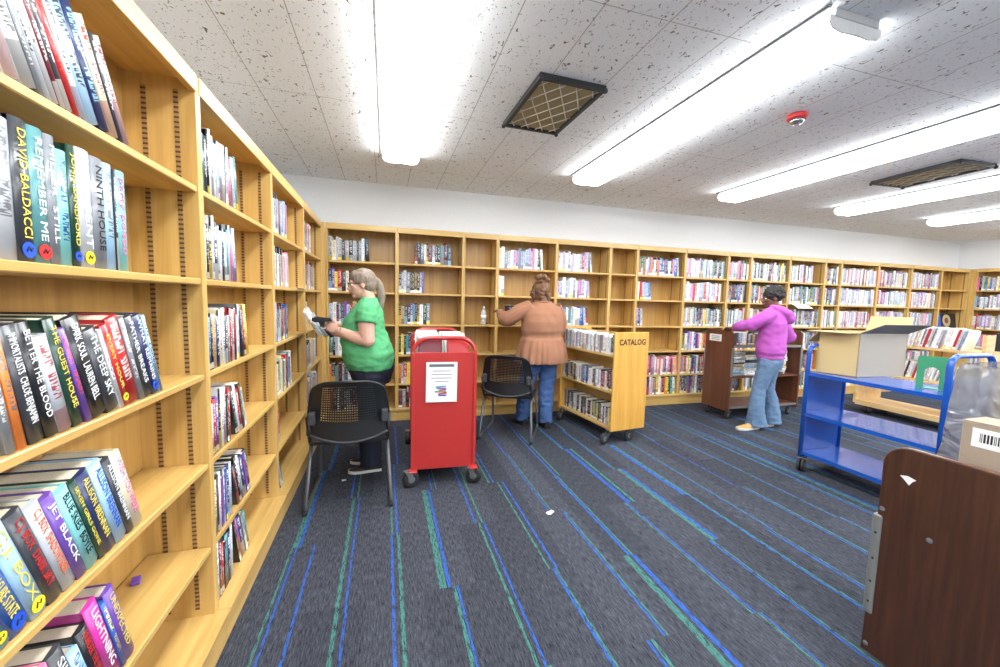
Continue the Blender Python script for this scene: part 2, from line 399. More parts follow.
# ------------------------------------------------------------------ the room
X0, X1, Y0, Y1, H = -1.13, 10.40, -5.5, 4.83, 2.67
def struct(name, mb, mats, **k): return tag(mb.build(name, mats, **k), kind='structure')
def make_floor():
    """carpet planks 0.255 x 1 m laid half a plank out of step, each woven with its own blue and green lines"""
    rnd = random.Random(5); mb = MB(); tones = []; W = .255; G, BL = 2, 1
    known = {(0, 1): [(-.495, .008, G), (-.472, .008, BL), (-.382, .009, BL)], (0, 2): [(-.489, .022, G), (-.465, .014, BL)], (1, 0): [(-.212, .013, G), (-.172, .008, BL)], (1, 1): [(-.215, .014, G), (-.176, .008, BL)],
      (1, 2): [(-.231, .010, BL), (-.188, .009, G)], (2, 1): [(.029, .010, BL), (.065, .013, G)], (2, 2): [(.032, .009, G), (.060, .010, BL)], (2, 3): [(.09, .010, BL)], (3, 0): [(.312, .013, G), (.331, .008, BL)], (3, 1): [(.252, .027, G), (.290, .014, BL)],
      (4, 1): [(.550, .011, G), (.583, .009, BL)], (4, 2): [(.529, .010, BL), (.572, .010, G)], (5, 0): [(.832, .010, BL), (.846, .008, G)], (5, 1): [(.812, .009, G), (.850, .011, BL)], (6, 1): [(1.118, .009, BL), (1.134, .008, G)],
      (7, 0): [(1.250, .028, G), (1.300, .020, BL)], (7, 1): [(1.283, .013, BL), (1.304, .009, G)], (8, 1): [(1.590, .007, G), (1.604, .010, BL)], (9, 0): [(1.830, .010, BL), (1.848, .008, G)]}
    def quad(x0, x1, y0, y1, mi, tone):
        if x1-x0 < 1e-4 or y1-y0 < 1e-4: return
        o = mb.verts([(x0, y0, 0), (x1, y0, 0), (x1, y1, 0), (x0, y1, 0)]); mb.face((o, o+1, o+2, o+3), mi); tones.append(tone)
    for k in range(-3, 44):
        xa = -.595+W*k; xb = min(xa+W, X1)
        if xb <= X0 or xa >= X1: continue
        wob = rnd.uniform(.06, .19)
        for j in range(-7, 5):
            ya = (.27 if k % 2 == 0 else .77)+j; yb = ya+1; ya, yb = max(ya, Y0), min(yb, Y1)
            g = rnd.choice((.82, .9, .96, 1.0, 1.04)); t = (g, g, g*1.02, 1); xl = max(xa, X0)
            if (k, j) in known: ls = known[(k, j)]
            else:
                wob += rnd.uniform(-.035, .035); wob = min(max(wob, .03), .20); c = xa+wob; st = rnd.random(); w1, w2 = rnd.uniform(.006, .013), rnd.uniform(.006, .013); gap = rnd.choice((.003, .006, .012, .025))
                if st < .12: w1, w2 = .026, .018
                o1, o2 = (G, BL) if rnd.random() < .5 else (BL, G)
                ls = [(c, w1, o1), (c+w1+gap, w2, o2)] if st < .9 else [(c, w1, BL)]
            xx = xl
            if yb <= ya: continue
            for (s0, wd, mi) in sorted(ls):
                s0 = max(s0-wd*.12, xx); s1 = min(s0+wd*1.25, xb); quad(xx, s0, ya, yb, 0, t); quad(s0, s1, ya, yb, mi, t); xx = max(xx, s1)
            quad(xx, xb, ya, yb, 0, t)
    o = mb.build('floor', ['carpet', 'carpet_blue', 'carpet_green']); me = o.data
    at = me.color_attributes.new('tone', 'FLOAT_COLOR', 'CORNER'); flat = []
    for p, t in zip(me.polygons, tones): flat += list(t)*p.loop_total
    at.data.foreach_set('color', flat)
    tag(o, kind='structure')
make_floor()
struct('ceiling', MB().box((X0, Y0, H), (X1, Y1, H+.1)), 'ceiling_tile')
struct('wall_back', MB().box((X0-.1, Y1, 0), (X1+.1, Y1+.1, H+.1)), 'white_wall')
struct('wall_left', MB().box((X0-.1, Y0, 0), (X0, Y1, H+.1)), 'white_wall')
struct('wall_right', MB().box((X1, Y0, 0), (X1+.1, Y1, H+.1)), 'white_wall')
struct('wall_front', MB().box((X0-.1, Y0-.1, 0), (X1+.1, Y0, H+.1)), 'white_wall')

# ------------------------------------------------------------------ ceiling fixtures
def light_fixture():
    t = empty('fluorescent_light'); w, l = .155, 1.225
    MB().box((-w+.02, -l, -.035), (w-.02, l, -.001)).build('housing', 'lamp_metal', t, bevel=.004)
    # wrap lens: shallow trough with two rounded lobes
    prof = [(-w, -.03), (-w, -.055), (-w+.02, -.078), (-w+.07, -.088), (-.03, -.084), (.03, -.084), (w-.07, -.088), (w-.02, -.078), (w, -.055), (w, -.03)]
    MB().prism(prof, -l+.012, l-.012, 'Y').build('lens', 'lamp_lens', t)
    for s in (-1, 1):
        y = s*l
        mb = MB().prism([(a*1.01, b-(.003 if b < -.04 else 0)) for a, b in prof], min(y-s*.006, y-s*.013), max(y-s*.006, y-s*.013), 'Y')
        mb.build('end_cap', 'paper', t)
    MB().box((-w-.022, -l, -.012), (-w-.008, l, -.001)).build('trim_strip', 'ink_grey', t)
    return t
LX = (.13, 1.99, 3.83, 5.68, 7.48, 9.3)
proto = light_fixture(); n = 0
LAB = ['fluorescent ceiling light above the side bookcase, nearest of the row', 'long fluorescent ceiling light between the filter grille and the red alarm',
       'long fluorescent ceiling light just beyond the red alarm', 'fluorescent ceiling light just beyond the farther dark grille', 'fluorescent ceiling light second from the far end wall', 'fluorescent ceiling light closest to the far end wall']
for j, yc in enumerate((2.56, -.15, -2.85)):  # the rows behind the viewer are unseen, added for their light
    for i, x in enumerate(LX):
        o = proto if n == 0 else copy_tree(proto); n += 1
        o.location = (x, yc, H)
        tag(o, LAB[i] if j == 0 else LAB[i].replace('ceiling light', 'unseen ceiling light behind the viewer'), 'ceiling light', 'fluorescent ceiling lights')

def filter_vent():
    t = empty('air_vent'); a, b = .215, .34
    mb = MB()
    fr = [(-a, -b), (a, -b), (a, b), (-a, b)]
    for (x0, y0, x1, y1) in ((-a, -b, a, -b+.028), (-a, b-.028, a, b), (-a, -b+.028, -a+.028, b-.028), (a-.028, -b+.028, a, b-.028)): mb.box((x0, y0, -.035), (x1, y1, -.001))
    for sx in (-1, 1):
        for sy in (-1, 1): mb.ball((sx*(a-.005), sy*(b-.005), -.03), .017, 8)
    mb.build('frame', 'laundry_black', t, bevel=.004)
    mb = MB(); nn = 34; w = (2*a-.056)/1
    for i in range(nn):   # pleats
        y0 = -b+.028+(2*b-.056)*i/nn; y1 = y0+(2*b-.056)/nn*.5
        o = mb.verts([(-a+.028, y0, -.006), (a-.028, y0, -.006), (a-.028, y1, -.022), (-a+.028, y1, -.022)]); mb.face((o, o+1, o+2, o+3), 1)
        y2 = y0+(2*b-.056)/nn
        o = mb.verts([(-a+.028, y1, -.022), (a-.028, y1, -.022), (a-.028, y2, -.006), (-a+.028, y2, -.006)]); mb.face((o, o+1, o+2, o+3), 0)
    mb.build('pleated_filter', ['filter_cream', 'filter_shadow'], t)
    mb = MB()
    for i in range(-6, 7):
        for s in (1, -1):
            # diagonal wires clipped to the opening
            pts = []
            for q in range(41):
                y = -b+.028+(2*b-.056)*q/40; x = i*.11 + s*(y)*.62
                if abs(x) <= a-.028: pts.append((x, y, -.026))
            if len(pts) > 2: mb.tube([pts[0], pts[-1]], .0035, 5)
    mb.build('wire_mesh', 'filter_mesh', t)
    return t
v = filter_vent(); v.location = (1.04, 2.53, H); v.rotation_euler.z = R(1.5)
tag(v, 'dark framed air filter grille between the two nearest ceiling lights', 'air vent', 'ceiling filter grilles')
v2 = copy_tree(v); v2.location = (4.9, 2.55, H); v2.rotation_euler.z = R(-4)
v2['label'] = 'farther dark framed filter grille in the ceiling above the carts'
t = empty('alarm_detector', (2.65, 2.10, H), 0, 'round red fire alarm with clear strobe on the ceiling', 'fire alarm')
MB().lathe([(.055, -.001), (.06, -.008), (.062, -.03), (.05, -.036)], n=32).build('base', 'detector_red', t)
MB().lathe([(.044, -.034), (.042, -.05), (.03, -.062), (.012, -.068)], n=24).build('strobe_lens', 'chrome', t)

# ------------------------------------------------------------------ bookcases
SH = [1.757, 1.432, 1.082, .742, .412]; BASE = .135; TOP = 2.137; T = .022
ROWZ = SH + [BASE]
def bookcase(name, W, loc, rz, label, depth=.31, shelves=SH, group='oak bookcases along the walls'):
    t = empty(name, loc, rz, label, 'bookcase', group); p = .019
    for x0 in (0, W-p): MB().box((x0+.0005, 0, BASE-.02), (x0+p-.0005, depth, TOP)).build('side_panel', 'oak_z', t, bevel=.0015, seg=1)
    MB().box((p, depth-.02, .0), (W-p, depth-.008, TOP-.02)).build('back_panel', 'oak_back', t)
    MB().box((p, .021, TOP-.022), (W-p, depth-.02, TOP-.001)).build('top_board', 'oak_x', t)
    MB().box((p-.01, -.004, TOP-.058), (W-p+.01, .02, TOP+.002)).build('header', 'oak_x', t, bevel=.002, seg=1)
    MB().box((.001, -.045, BASE-.022), (W-.001, depth-.02, BASE)).build('base_shelf', 'oak_x', t, bevel=.003, seg=1)
    MB().box((.001, -.03, 0), (W-.001, -.01, BASE-.022)).build('kick_board', 'oak_x', t)
    for z in shelves:
        MB().box((p+.002, .004, z-T), (W-p-.002, depth-.022, z)).build('shelf', 'oak_x', t, bevel=.003, seg=1)
    for x0, x1 in ((p, p+.003), (W-p-.003, W-p)):
        for y in (.05, depth-.085):
            MB().box((x0, y, BASE+.03), (x1, y+.014, TOP-.06)).build('shelf_standard', 'slot_strip', t)
    return t
LEFT = [(.755, 1.70), (1.70, 2.64), (2.64, 3.58), (3.58, 4.487)]
ORD = 'first second third fourth fifth sixth seventh eighth ninth tenth eleventh twelfth thirteenth fourteenth fifteenth sixteenth seventeenth eighteenth nineteenth twentieth'.split()
ORD += ['twenty-'+o for o in ORD[:9]] + ['thirtieth'] + ['thirty-'+o for o in ORD[:9]] + ['fortieth']
LNAME = ['first', 'second', 'third', 'corner']
for (a, b_), nm in zip(LEFT, LNAME):
    bookcase('bookcase', b_-a, (-.638, a, 0), R(90), 'tall oak bookcase on the side wall, %s bay counted from the viewer' % nm, depth=.228)
BX = [-.6, .119, .860, 1.265, 2.020, 2.767, 3.169, 3.923, 4.659, 5.073, 5.805, 6.531, 6.878, 7.721, 8.529, 9.318, 10.066]
for i in range(16):
    bookcase('bookcase', BX[i+1]-BX[i], (BX[i], 4.503, 0), 0, 'oak bookcase of the long back row, %s bay from the corner with the side wall' % ORD[i])
RY = [4.43, 3.69, 2.95, 2.21]
for i in range(3):
    bookcase('bookcase', .74, (10.07, RY[i], 0), R(-90), 'oak bookcase on the far end wall, %s bay out of the corner' % ORD[i])
o = MB().box((-.655, 4.4885, 0), (-.602, 4.5, TOP)).build('corner_post', 'oak_z', None, bevel=.002); tag(o, 'narrow oak filler post where side and back bookcases meet', 'filler post')
o = MB().box((10.06, 4.4325, 0), (10.12, 4.5, TOP)).build('corner_post', 'oak_z', None, bevel=.002); tag(o, 'narrow oak filler post in the far corner of the bookcases', 'filler post')

# ------------------------------------------------------------------ books
def C(*rgb): return srgb(*rgb)
NAMED = {'black': (34, 34, 38), 'charcoal': (60, 62, 68), 'grey': (132, 136, 142), 'silver': (186, 190, 196), 'white': (236, 236, 234), 'cream': (228, 216, 186),
 'navy': (38, 48, 92), 'blue': (48, 94, 176), 'pale blue': (160, 196, 224), 'teal': (92, 148, 150), 'turquoise': (132, 200, 198), 'green': (58, 120, 74), 'dark green': (34, 66, 54),
 'red': (184, 40, 44), 'maroon': (112, 34, 46), 'orange': (228, 126, 54), 'yellow': (238, 208, 84), 'pink': (230, 130, 168), 'magenta': (196, 54, 150), 'purple': (108, 72, 160), 'brown': (108, 74, 52), 'tan': (190, 158, 116), 'lilac': (184, 164, 214)}
DARKS = ('black', 'charcoal', 'navy', 'dark green', 'maroon', 'brown', 'red', 'blue', 'green', 'purple', 'magenta')
LOOKS = {'rich': ['black', 'charcoal', 'navy', 'blue', 'grey', 'silver', 'white', 'white', 'teal', 'dark green', 'red', 'maroon', 'charcoal', 'yellow', 'purple', 'tan', 'black', 'grey', 'pale blue', 'cream', 'white', 'silver', 'black'],
 'pale': ['white', 'white', 'silver', 'pale blue', 'grey', 'cream', 'white', 'silver', 'black', 'teal', 'pink', 'lilac', 'charcoal'],
 'verypale': ['white', 'white', 'white', 'cream', 'silver', 'pale blue', 'white', 'pink', 'red', 'white', 'lilac', 'navy', 'silver', 'grey', 'white'],
 'dark': ['black', 'charcoal', 'black', 'grey', 'navy', 'purple', 'red', 'silver', 'white', 'maroon', 'brown', 'teal', 'black', 'charcoal'],
 'bright': ['red', 'yellow', 'blue', 'pink', 'purple', 'teal', 'green', 'white', 'black', 'orange', 'black', 'silver', 'charcoal', 'white', 'white', 'grey', 'navy']}
BK = []      # every shelved book: world matrix + size + colours, sorted later by how large it shows
KSEED = [1]
def book_faces(mb, th, dp, hh, col, prt, k, mat=None, paged=True):
    """hard-cover block: covers 3 mm, page block recessed; u of the spine face carries the book's own integer k"""
    c = NAMED[col]; c4 = C(*c); p4 = C(*prt); cv = .0025; pi = .004
    x0, x1 = -th/2, th/2
    def bx(a, b, mi, spine=False):
        o = mb.verts([(mat @ Vector(q)) if mat else q for q in ((a[0],a[1],a[2]),(b[0],a[1],a[2]),(b[0],b[1],a[2]),(a[0],b[1],a[2]),(a[0],a[1],b[2]),(b[0],a[1],b[2]),(b[0],b[1],b[2]),(a[0],b[1],b[2]))])
        for i, q in enumerate(((3,2,1,0),(4,5,6,7),(0,1,5,4),(1,2,6,5),(2,3,7,6),(3,0,4,7))):
            uv = [(k+.001, 1)]*4
            if spine and i == 2: uv = [(k+.03, 0), (k+.97, 0), (k+.97, 1), (k+.03, 1)]
            mb.face([o+j for j in q], mi, uv=uv, c=c4, p=p4)
    if not paged:
        bx((x0, 0, 0), (x1, dp, hh-.001), 0, True)
        o = mb.verts([(mat @ Vector(q)) if mat else q for q in ((x0+cv, cv, hh), (x1-cv, cv, hh), (x1-cv, dp, hh), (x0+cv, dp, hh))]); mb.face((o, o+1, o+2, o+3), 1, c=C(226, 215, 192))
        return
    # spine with gently rounded back
    n = 6; e = min(.005, th*.16)
    prof = []
    for i in range(n+1):
        a = i/n; prof.append((x0+th*a, e*(1-math.sin(PI*a))**1.0 if True else 0))
    o = mb.verts([(mat @ Vector(q)) if mat else q for z in (0, hh) for q in [(px, py, z) for px, py in prof] + [(x1, .012, z), (x0, .012, z)]])
    m_ = n+3
    for i in range(n):
        u0, u1 = .03+.94*i/n, .03+.94*(i+1)/n
        mb.face((o+i, o+i+1, o+m_+i+1, o+m_+i), 0, uv=[(k+u0, 0), (k+u1, 0), (k+u1, 1), (k+u0, 1)], c=c4, p=p4, sm=True)
    for q in (list(range(m_-1, -1, -1)), [m_+i for i in range(m_)], (n, n+1, m_+n+1, m_+n), (n+1, n+2, m_+n+2, m_+n+1), (n+2, 0, m_, m_+n+2)):
        mb.face([o+i for i in q], 0, uv=[(k+.001, 1)]*len(q), c=c4, p=p4)
    bx((x0, .006, 0), (x0+cv, dp, hh), 0); bx((x1-cv, .006, 0), (x1, dp, hh), 0)
    bx((x0+cv, .0125, pi), (x1-cv, dp-pi, hh-pi), 1)
def place_row(frame, x, z, specs, where, ws=None):
    """specs: (thickness, height, colour, lean deg, depth, text, textcolour, sticker, y-setback); frame: 4x4 with x along the shelf, y into it"""
    for i, sp in enumerate(specs):
        th, hh, col, lean = sp[:4]; dp = sp[4] if len(sp) > 4 and sp[4] else .155
        ttl = sp[5] if len(sp) > 5 else None; sb = sp[8] if len(sp) > 8 else .012
        a = R(lean)
        # lean>0: top tilts towards -x, pivot at the lower -x corner
        if lean >= 0: m = frame @ Matrix.Translation((x, sb, z+.0008)) @ Matrix.Rotation(-a, 4, 'Y') @ Matrix.Translation((th/2, 0, 0))
        else:
            m = frame @ Matrix.Translation((x+th*math.cos(a), sb, z+.0008)) @ Matrix.Rotation(-a, 4, 'Y') @ Matrix.Translation((-th/2, 0, 0))
        nxt = specs[i+1][3] if i+1 < len(specs) else lean
        step = th/math.cos(a)+.0006
        if abs(nxt-lean) > .5 and nxt > lean: step = th*math.cos(a)+math.tan(R(nxt))*0+.0006+max(0, (hh*math.sin(R(nxt))-hh*math.sin(a)))*1.0
        x += step
        prt = (238, 236, 228) if col in DARKS or col == 'grey' else random.Random(KSEED[0]*7).choice([(40, 40, 48), (40, 40, 48), (150, 40, 50), (40, 70, 140), (110, 110, 116)])
        if col in DARKS: prt = random.Random(KSEED[0]*3).choice([prt, prt, (240, 206, 80), (226, 80, 70), (150, 200, 220)])
        KSEED[0] += 1
        BK.append(dict(m=m, th=th, dp=dp, hh=hh, col=col, prt=prt, k=KSEED[0], lean=lean, where=where, i=i, extra=sp[5:8] if ttl else None))
    return x
def auto(rnd, look, x0, x1, h=(.195, .25), t=(.016, .04), lean_last=0, tilt=0):
    out = []; x = x0; last = None
    while True:
        th = rnd.uniform(*t)
        if x+th+.002 > x1: break
        c = rnd.choice(LOOKS[look])
        if c == last: c = rnd.choice(LOOKS[look])
        last = c
        out.append([th, rnd.uniform(*h), c, 0, rnd.uniform(.14, .165)]); x += th+.001
    rs = rnd.random()
    if lean_last and len(out) > 2:
        for q in out[-lean_last:]: q[3] = tilt
    return [tuple(q) for q in out]
FL = Matrix.Translation((-.638, 0, 0)) @ Matrix.Rotation(R(90), 4, 'Z')
FB = Matrix.Translation((0, 4.503, 0))
FR = Matrix.Translation((10.07, 0, 0)) @ Matrix.Rotation(R(-90), 4, 'Z')
rnd = random.Random(11)
def LW(bay, row): return '%s shelf down, %s side-wall bookcase' % (ORD[row], LNAME[bay])
# nearest bay, with readable spines (thickness, height, colour, lean, depth, title, ink, sticker)
place_row(FL, .962, SH[0], [(.030, .25, 'white', 22), (.034, .235, 'white', 24), (.013, .245, 'grey', 25, 0), (.013, .25, 'silver', 25), (.018, .25, 'white', 25), (.014, .25, 'maroon', 25), (.018, .25, 'charcoal', 25), (.022, .25, 'red', 25),
   (.02, .255, 'white', 25), (.036, .255, 'pale blue', 25), (.034, .26, 'navy', 25), (.03, .25, 'cream', 25), (.012, .235, 'charcoal', 25), (.026, .235, 'silver', 25, 0)], LW(0, 0))
place_row(FL, .918, SH[1], [(.04, .25, 'silver', 0), (.038, .262, 'charcoal', 0, 0, 'DAVID BALDACCI', 'ink_yellow', 'sticker_blue'), (.036, .26, 'teal', 0, 0, 'REMEMBER ME', 'ink_white', 'sticker_red'), (.027, .258, 'grey', 0, 0, 'MILLER  STILL', 'ink_white', None),
   (.03, .238, 'turquoise', 0, 0, None, 'ink_white', 'sticker_yellow'), (.025, .258, 'dark green', 0, 0, 'JOHN SANDFORD', 'ink_yellow', 'sticker_blue'), (.044, .262, 'silver', 0, 0, 'HELL BENT', 'ink_white', 'sticker_yellow'),
   (.043, .258, 'grey', 0, 0, 'NINTH HOUSE', 'ink', None), (.032, .256, 'pale blue', 0), (.008, .25, 'charcoal', 0), (.042, .252, 'turquoise', 0, 0, 'party poison', 'ink_pink', None)], LW(0, 1))
place_row(FL, .875, SH[2], [(.024, .23, 'maroon', 8, 0, 'ALIBIS', 'ink_yellow', 'sticker_yellow'), (.019, .235, 'grey', 9), (.018, .235, 'orange', 10), (.034, .235, 'charcoal', 12, 0, 'IMMORTALISTS  CHLOE BENJAMIN', 'ink_white', None),
   (.031, .24, 'black', 13, 0, 'BETTER THE BLOOD', 'ink_white', None), (.034, .21, 'silver', 14), (.03, .245, 'dark green', 15, 0, 'THE GUEST HOUSE', 'ink_yellow', None), (.017, .225, 'purple', 17), (.05, .245, 'black', 18, 0, 'DARK SOUL  LAUREN BELL', 'ink_white', None),
   (.044, .215, 'charcoal', 19, 0, 'THE DEEP SKY', 'ink_white', None), (.012, .215, 'white', 19), (.024, .225, 'red', 19, 0, 'EVERY HOUR', 'ink_yellow', 'sticker_yellow'), (.044, .24, 'red', 19), (.02, .24, 'grey', 19), (.036, .24, 'charcoal', 19, 0, 'FATHER BREAKS', 'ink_white', None), (.034, .242, 'navy', 19, 0, 'WHAT REMAINS', 'ink_white', 'sticker_blue'), (.016, .242, 'pale blue', 19)], LW(0, 2))
place_row(FL, .83, SH[3], [(.024, .23, 'white', 20), (.024, .235, 'teal', 20, 0, 'TRUST ME', 'ink_teal', 'sticker_yellow'), (.042, .24, 'blue', 20, 0, 'C.J. BOX  TREASURE STATE', 'ink_yellow', 'sticker_blue'), (.037, .24, 'pale blue', 20, 0, 'C.J. BOX', 'ink_yellow', 'sticker_yellow'),
   (.036, .24, 'charcoal', 20, 0, 'C.J. BOX  DARK SKY', 'ink_red', None), (.034, .235, 'silver', 20, 0, 'C.J. BOX  SHADOWS REEL', 'ink_orange', None), (.03, .235, 'purple', 20, 0, 'JET BLACK', 'ink_white', None), (.036, .23, 'turquoise', 20, 0, 'BLUE SKIES  BOYLE', 'ink', None),
   (.02, .235, 'dark green', 20, 0, 'SEVEN GIRLS GONE', 'ink_yellow', None), (.038, .24, 'navy', 20, 0, 'ALLISON BRENNAN', 'ink_yellow', None), (.04, .245, 'pale blue', 20, 0, 'ALLISON BRENNAN', 'ink_blue', None), (.028, .24, 'charcoal', 20, 0, 'ALLISON BRENNAN', 'ink_white', None), (.038, .24, 'cream', 20, 0, 'WISH YOU WERE', 'ink_pink', None)], LW(0, 3))
place_row(FL, .94, SH[4], [(.04, .20, 'navy', 17, 0, 'OCEAN', 'ink_white', None), (.034, .225, 'pink', 17, 0, 'THE LIBRARY', 'ink_red', None), (.036, .235, 'charcoal', 17, 0, 'SILENCE', 'ink_white', None), (.03, .19, 'pale blue', 17), (.034, .22, 'black', 17, 0, 'MURDER THE STORM', 'ink_red', None),
   (.042, .255, 'magenta', 17, 0, 'LIGHTNING', 'ink_white', None), (.016, .23, 'blue', 17), (.036, .245, 'purple', 17, 0, 'UNEXPECTED', 'ink_yellow', None)], LW(0, 4))
def L(bay, row, x0, x1, look, n=4, tilt=14, h=(.2, .25), t=(.016, .034)):
    z = ROWZ[row]
    b = auto(rnd, look, x0, x1, h, t, n, tilt)
    place_row(FL, x0, z, b, LW(bay, row))
L(1, 0, 1.722, 2.11, 'pale', 2, 7); L(1, 1, 1.722, 2.07, 'pale', 2, 6); L(1, 2, 1.722, 2.19, 'rich', 3, 9); L(1, 3, 1.722, 2.09, 'rich', 5, 16); L(1, 4, 1.722, 2.13, 'rich', 6, 17); L(1, 5, 1.722, 2.10, 'rich', 5, 18)
L(2, 0, 2.662, 3.07, 'pale', 0); L(2, 1, 2.662, 3.08, 'pale', 0); L(2, 2, 2.662, 3.05, 'rich', 0); L(2, 3, 2.662, 3.10, 'rich', 1, 5)
place_row(FL, 2.675, SH[4], [(.03, .23, 'pale blue', 0), (.036, .24, 'red', 0)], LW(2, 4)); place_row(FL, 2.74, BASE, [(.02, .23, 'charcoal', 24), (.022, .22, 'pale blue', 24), (.014, .21, 'navy', 24)], LW(2, 5))
L(3, 0, 3.602, 3.98, 'pale', 0); L(3, 1, 3.602, 4.1, 'rich', 0); place_row(FL, 3.602, SH[2], [(.042, .25, 'yellow', 0), (.04, .25, 'cream', 0), (.03, .24, 'white', 0)], LW(3, 2)); L(3, 3, 3.602, 4.15, 'rich', 0); L(3, 4, 3.602, 4.2, 'rich', 0); L(3, 5, 3.602, 4.1, 'rich', 0)
def BW(bay, row): return '%s shelf down, %s bay of the back row' % (ORD[row], ORD[bay])
def B(bay, row, x0, x1, look, n=0, tilt=8, h=(.2, .25), t=(.02, .042)):
    place_row(FB, x0, ROWZ[row], auto(rnd, look, x0, x1, h, t, n, tilt), BW(bay, row))
B(0, 0, -.58, -.165, 'rich', 1, 3); B(0, 1, -.58, -.26, 'rich'); B(0, 2, -.58, -.12, 'rich', 2, 4); B(0, 3, -.58, -.1, 'rich'); B(0, 4, -.58, -.34, 'bright'); B(0, 5, -.58, -.3, 'dark')
B(1, 0, .313, .74, 'dark'); B(1, 1, .14, .43, 'dark'); B(1, 2, .14, .50, 'rich'); B(1, 3, .14, .42, 'bright'); B(1, 4, .14, .40, 'bright'); B(1, 5, .14, .40, 'rich')
B(3, 0, 1.286, 1.84, 'pale', 1, 4); place_row(FB, 1.286, SH[1], [(.03, .235, 'white', 0), (.034, .23, 'white', 0)], BW(3, 1)); place_row(FB, 1.42, SH[2], [(.03, .235, 'navy', 0), (.03, .235, 'dark green', 0), (.026, .23, 'charcoal', 0)], BW(3, 2))
B(4, 0, 2.041, 2.50, 'verypale', 1, 6); B(4, 1, 2.041, 2.49, 'verypale', 1, 4); B(4, 2, 2.041, 2.50, 'rich', 2, 5); B(4, 3, 2.041, 2.6, 'rich')
B(6, 0, 3.19, 3.82, 'bright', 1, 5); place_row(FB, 3.19, SH[1], [(.03, .235, 'white', 0), (.034, .24, 'red', 4), (.028, .22, 'silver', 4), (.03, .23, 'lilac', 4), (.034, .22, 'pale blue', 5), (.03, .235, 'blue', 6)], BW(6, 1))
place_row(FB, 3.19, SH[2], [(.03, .235, 'lilac', 0), (.026, .23, 'charcoal', 0), (.03, .235, 'silver', 4)], BW(6, 2))
B(6, 4, 3.22, 3.90, 'bright', 3, 6, (.21, .28)); B(6, 5, 3.19, 3.90, 'bright', 2, 4, (.21, .28))
LK = {7: ['pale', 'verypale', 'rich', 'bright', 'bright', 'dark'], 8: ['pale', 'dark', 'rich', 'bright', 'bright', 'dark'], 9: ['rich', 'bright', 'bright', 'rich', 'dark', 'dark'], 10: ['pale', 'dark', 'dark', 'dark', 'dark', 'dark'],
      11: ['dark', 'dark', 'pale', 'dark', 'dark', 'dark'], 12: ['verypale', 'verypale', 'verypale', 'pale', 'pale', 'dark'], 13: ['pale', 'verypale', 'pale', 'pale', 'pale', 'pale'], 14: ['verypale', 'verypale', 'pale', 'verypale', 'pale', 'pale']}
for bay, looks in LK.items():
    for row, lk in enumerate(looks):
        x0, x1 = BX[bay]+.022, BX[bay+1]-.022-rnd.choice((0, .03, .06, .1))*(1 if bay not in (8, 11) else .3)
        if bay == 10 and row == 0: x1 = 6.30
        if bay == 9 and row == 2: x1 -= .1
        B(bay, row, x0, x1, lk, 0, 0, (.222, .272), (.016, .036))
for i in range(3):
    for row in range(6):
        y = RY[i]-.022
        x0 = -y; b = auto(rnd, ('bright', 'verypale', 'verypale', 'pale', 'pale', 'rich')[row], x0, x0+.69, (.2, .262), (.018, .036))
        place_row(FR, x0, ROWZ[row], b, '%s shelf down, %s bay of the far end wall' % (ORD[row], ORD[i]))

# how large each one shows
CAMI = sc.camera.matrix_world.inverted()
def to_px(p):
    q = CAMI @ p
    if q.z > -.02: return None
    return (500+393.6*q.x/-q.z, 333.5-393.6*q.y/-q.z, -q.z)
def show(b):
    c = b['m'] @ Vector((0, 0, b['hh']/2)); q = to_px(c)
    if not q: return 0
    lo = to_px(b['m'] @ Vector((-b['th']/2, 0, 0))); hi = to_px(b['m'] @ Vector((b['th']/2, 0, b['hh'])))
    if not lo or not hi: return 0
    if max(lo[0], hi[0]) < 0 or min(lo[0], hi[0]) > 1000 or min(lo[1], hi[1]) > 667 or max(lo[1], hi[1]) < 0: return 0
    # books fully behind the carts or people score nothing
    if any(x0 < q[0] < x1 and y0 < q[1] < y1 for x0, x1, y0, y1 in HID): return 1e-9
    a = b['th']*b['hh']/q[2]**2
    d = (b['m'].to_3x3() @ Vector((0, -1, 0))).normalized(); v = (sc.camera.matrix_world.translation-c).normalized()
    return a*(max(0.05, d.dot(v)))
HID = [(822, 905, 335, 380), (414, 475, 352, 470), (565, 645, 335, 425), (345, 385, 300, 450), (708, 735, 335, 405), (752, 785, 300, 400)]
for b in BK: b['s'] = show(b)
BK.sort(key=lambda b: -b['s'])
def book_noun(b):
    s = 'thin ' if b['th'] < .02 else ('thick ' if b['th'] > .037 else '')
    return s + b['col'] + (' leaning' if abs(b['lean']) > 3 else '') + ' book'
MAXB = 298; print("BOOKS", len(BK), sum(1 for b in BK if b["s"]>0))
one = 0
rest = MB()
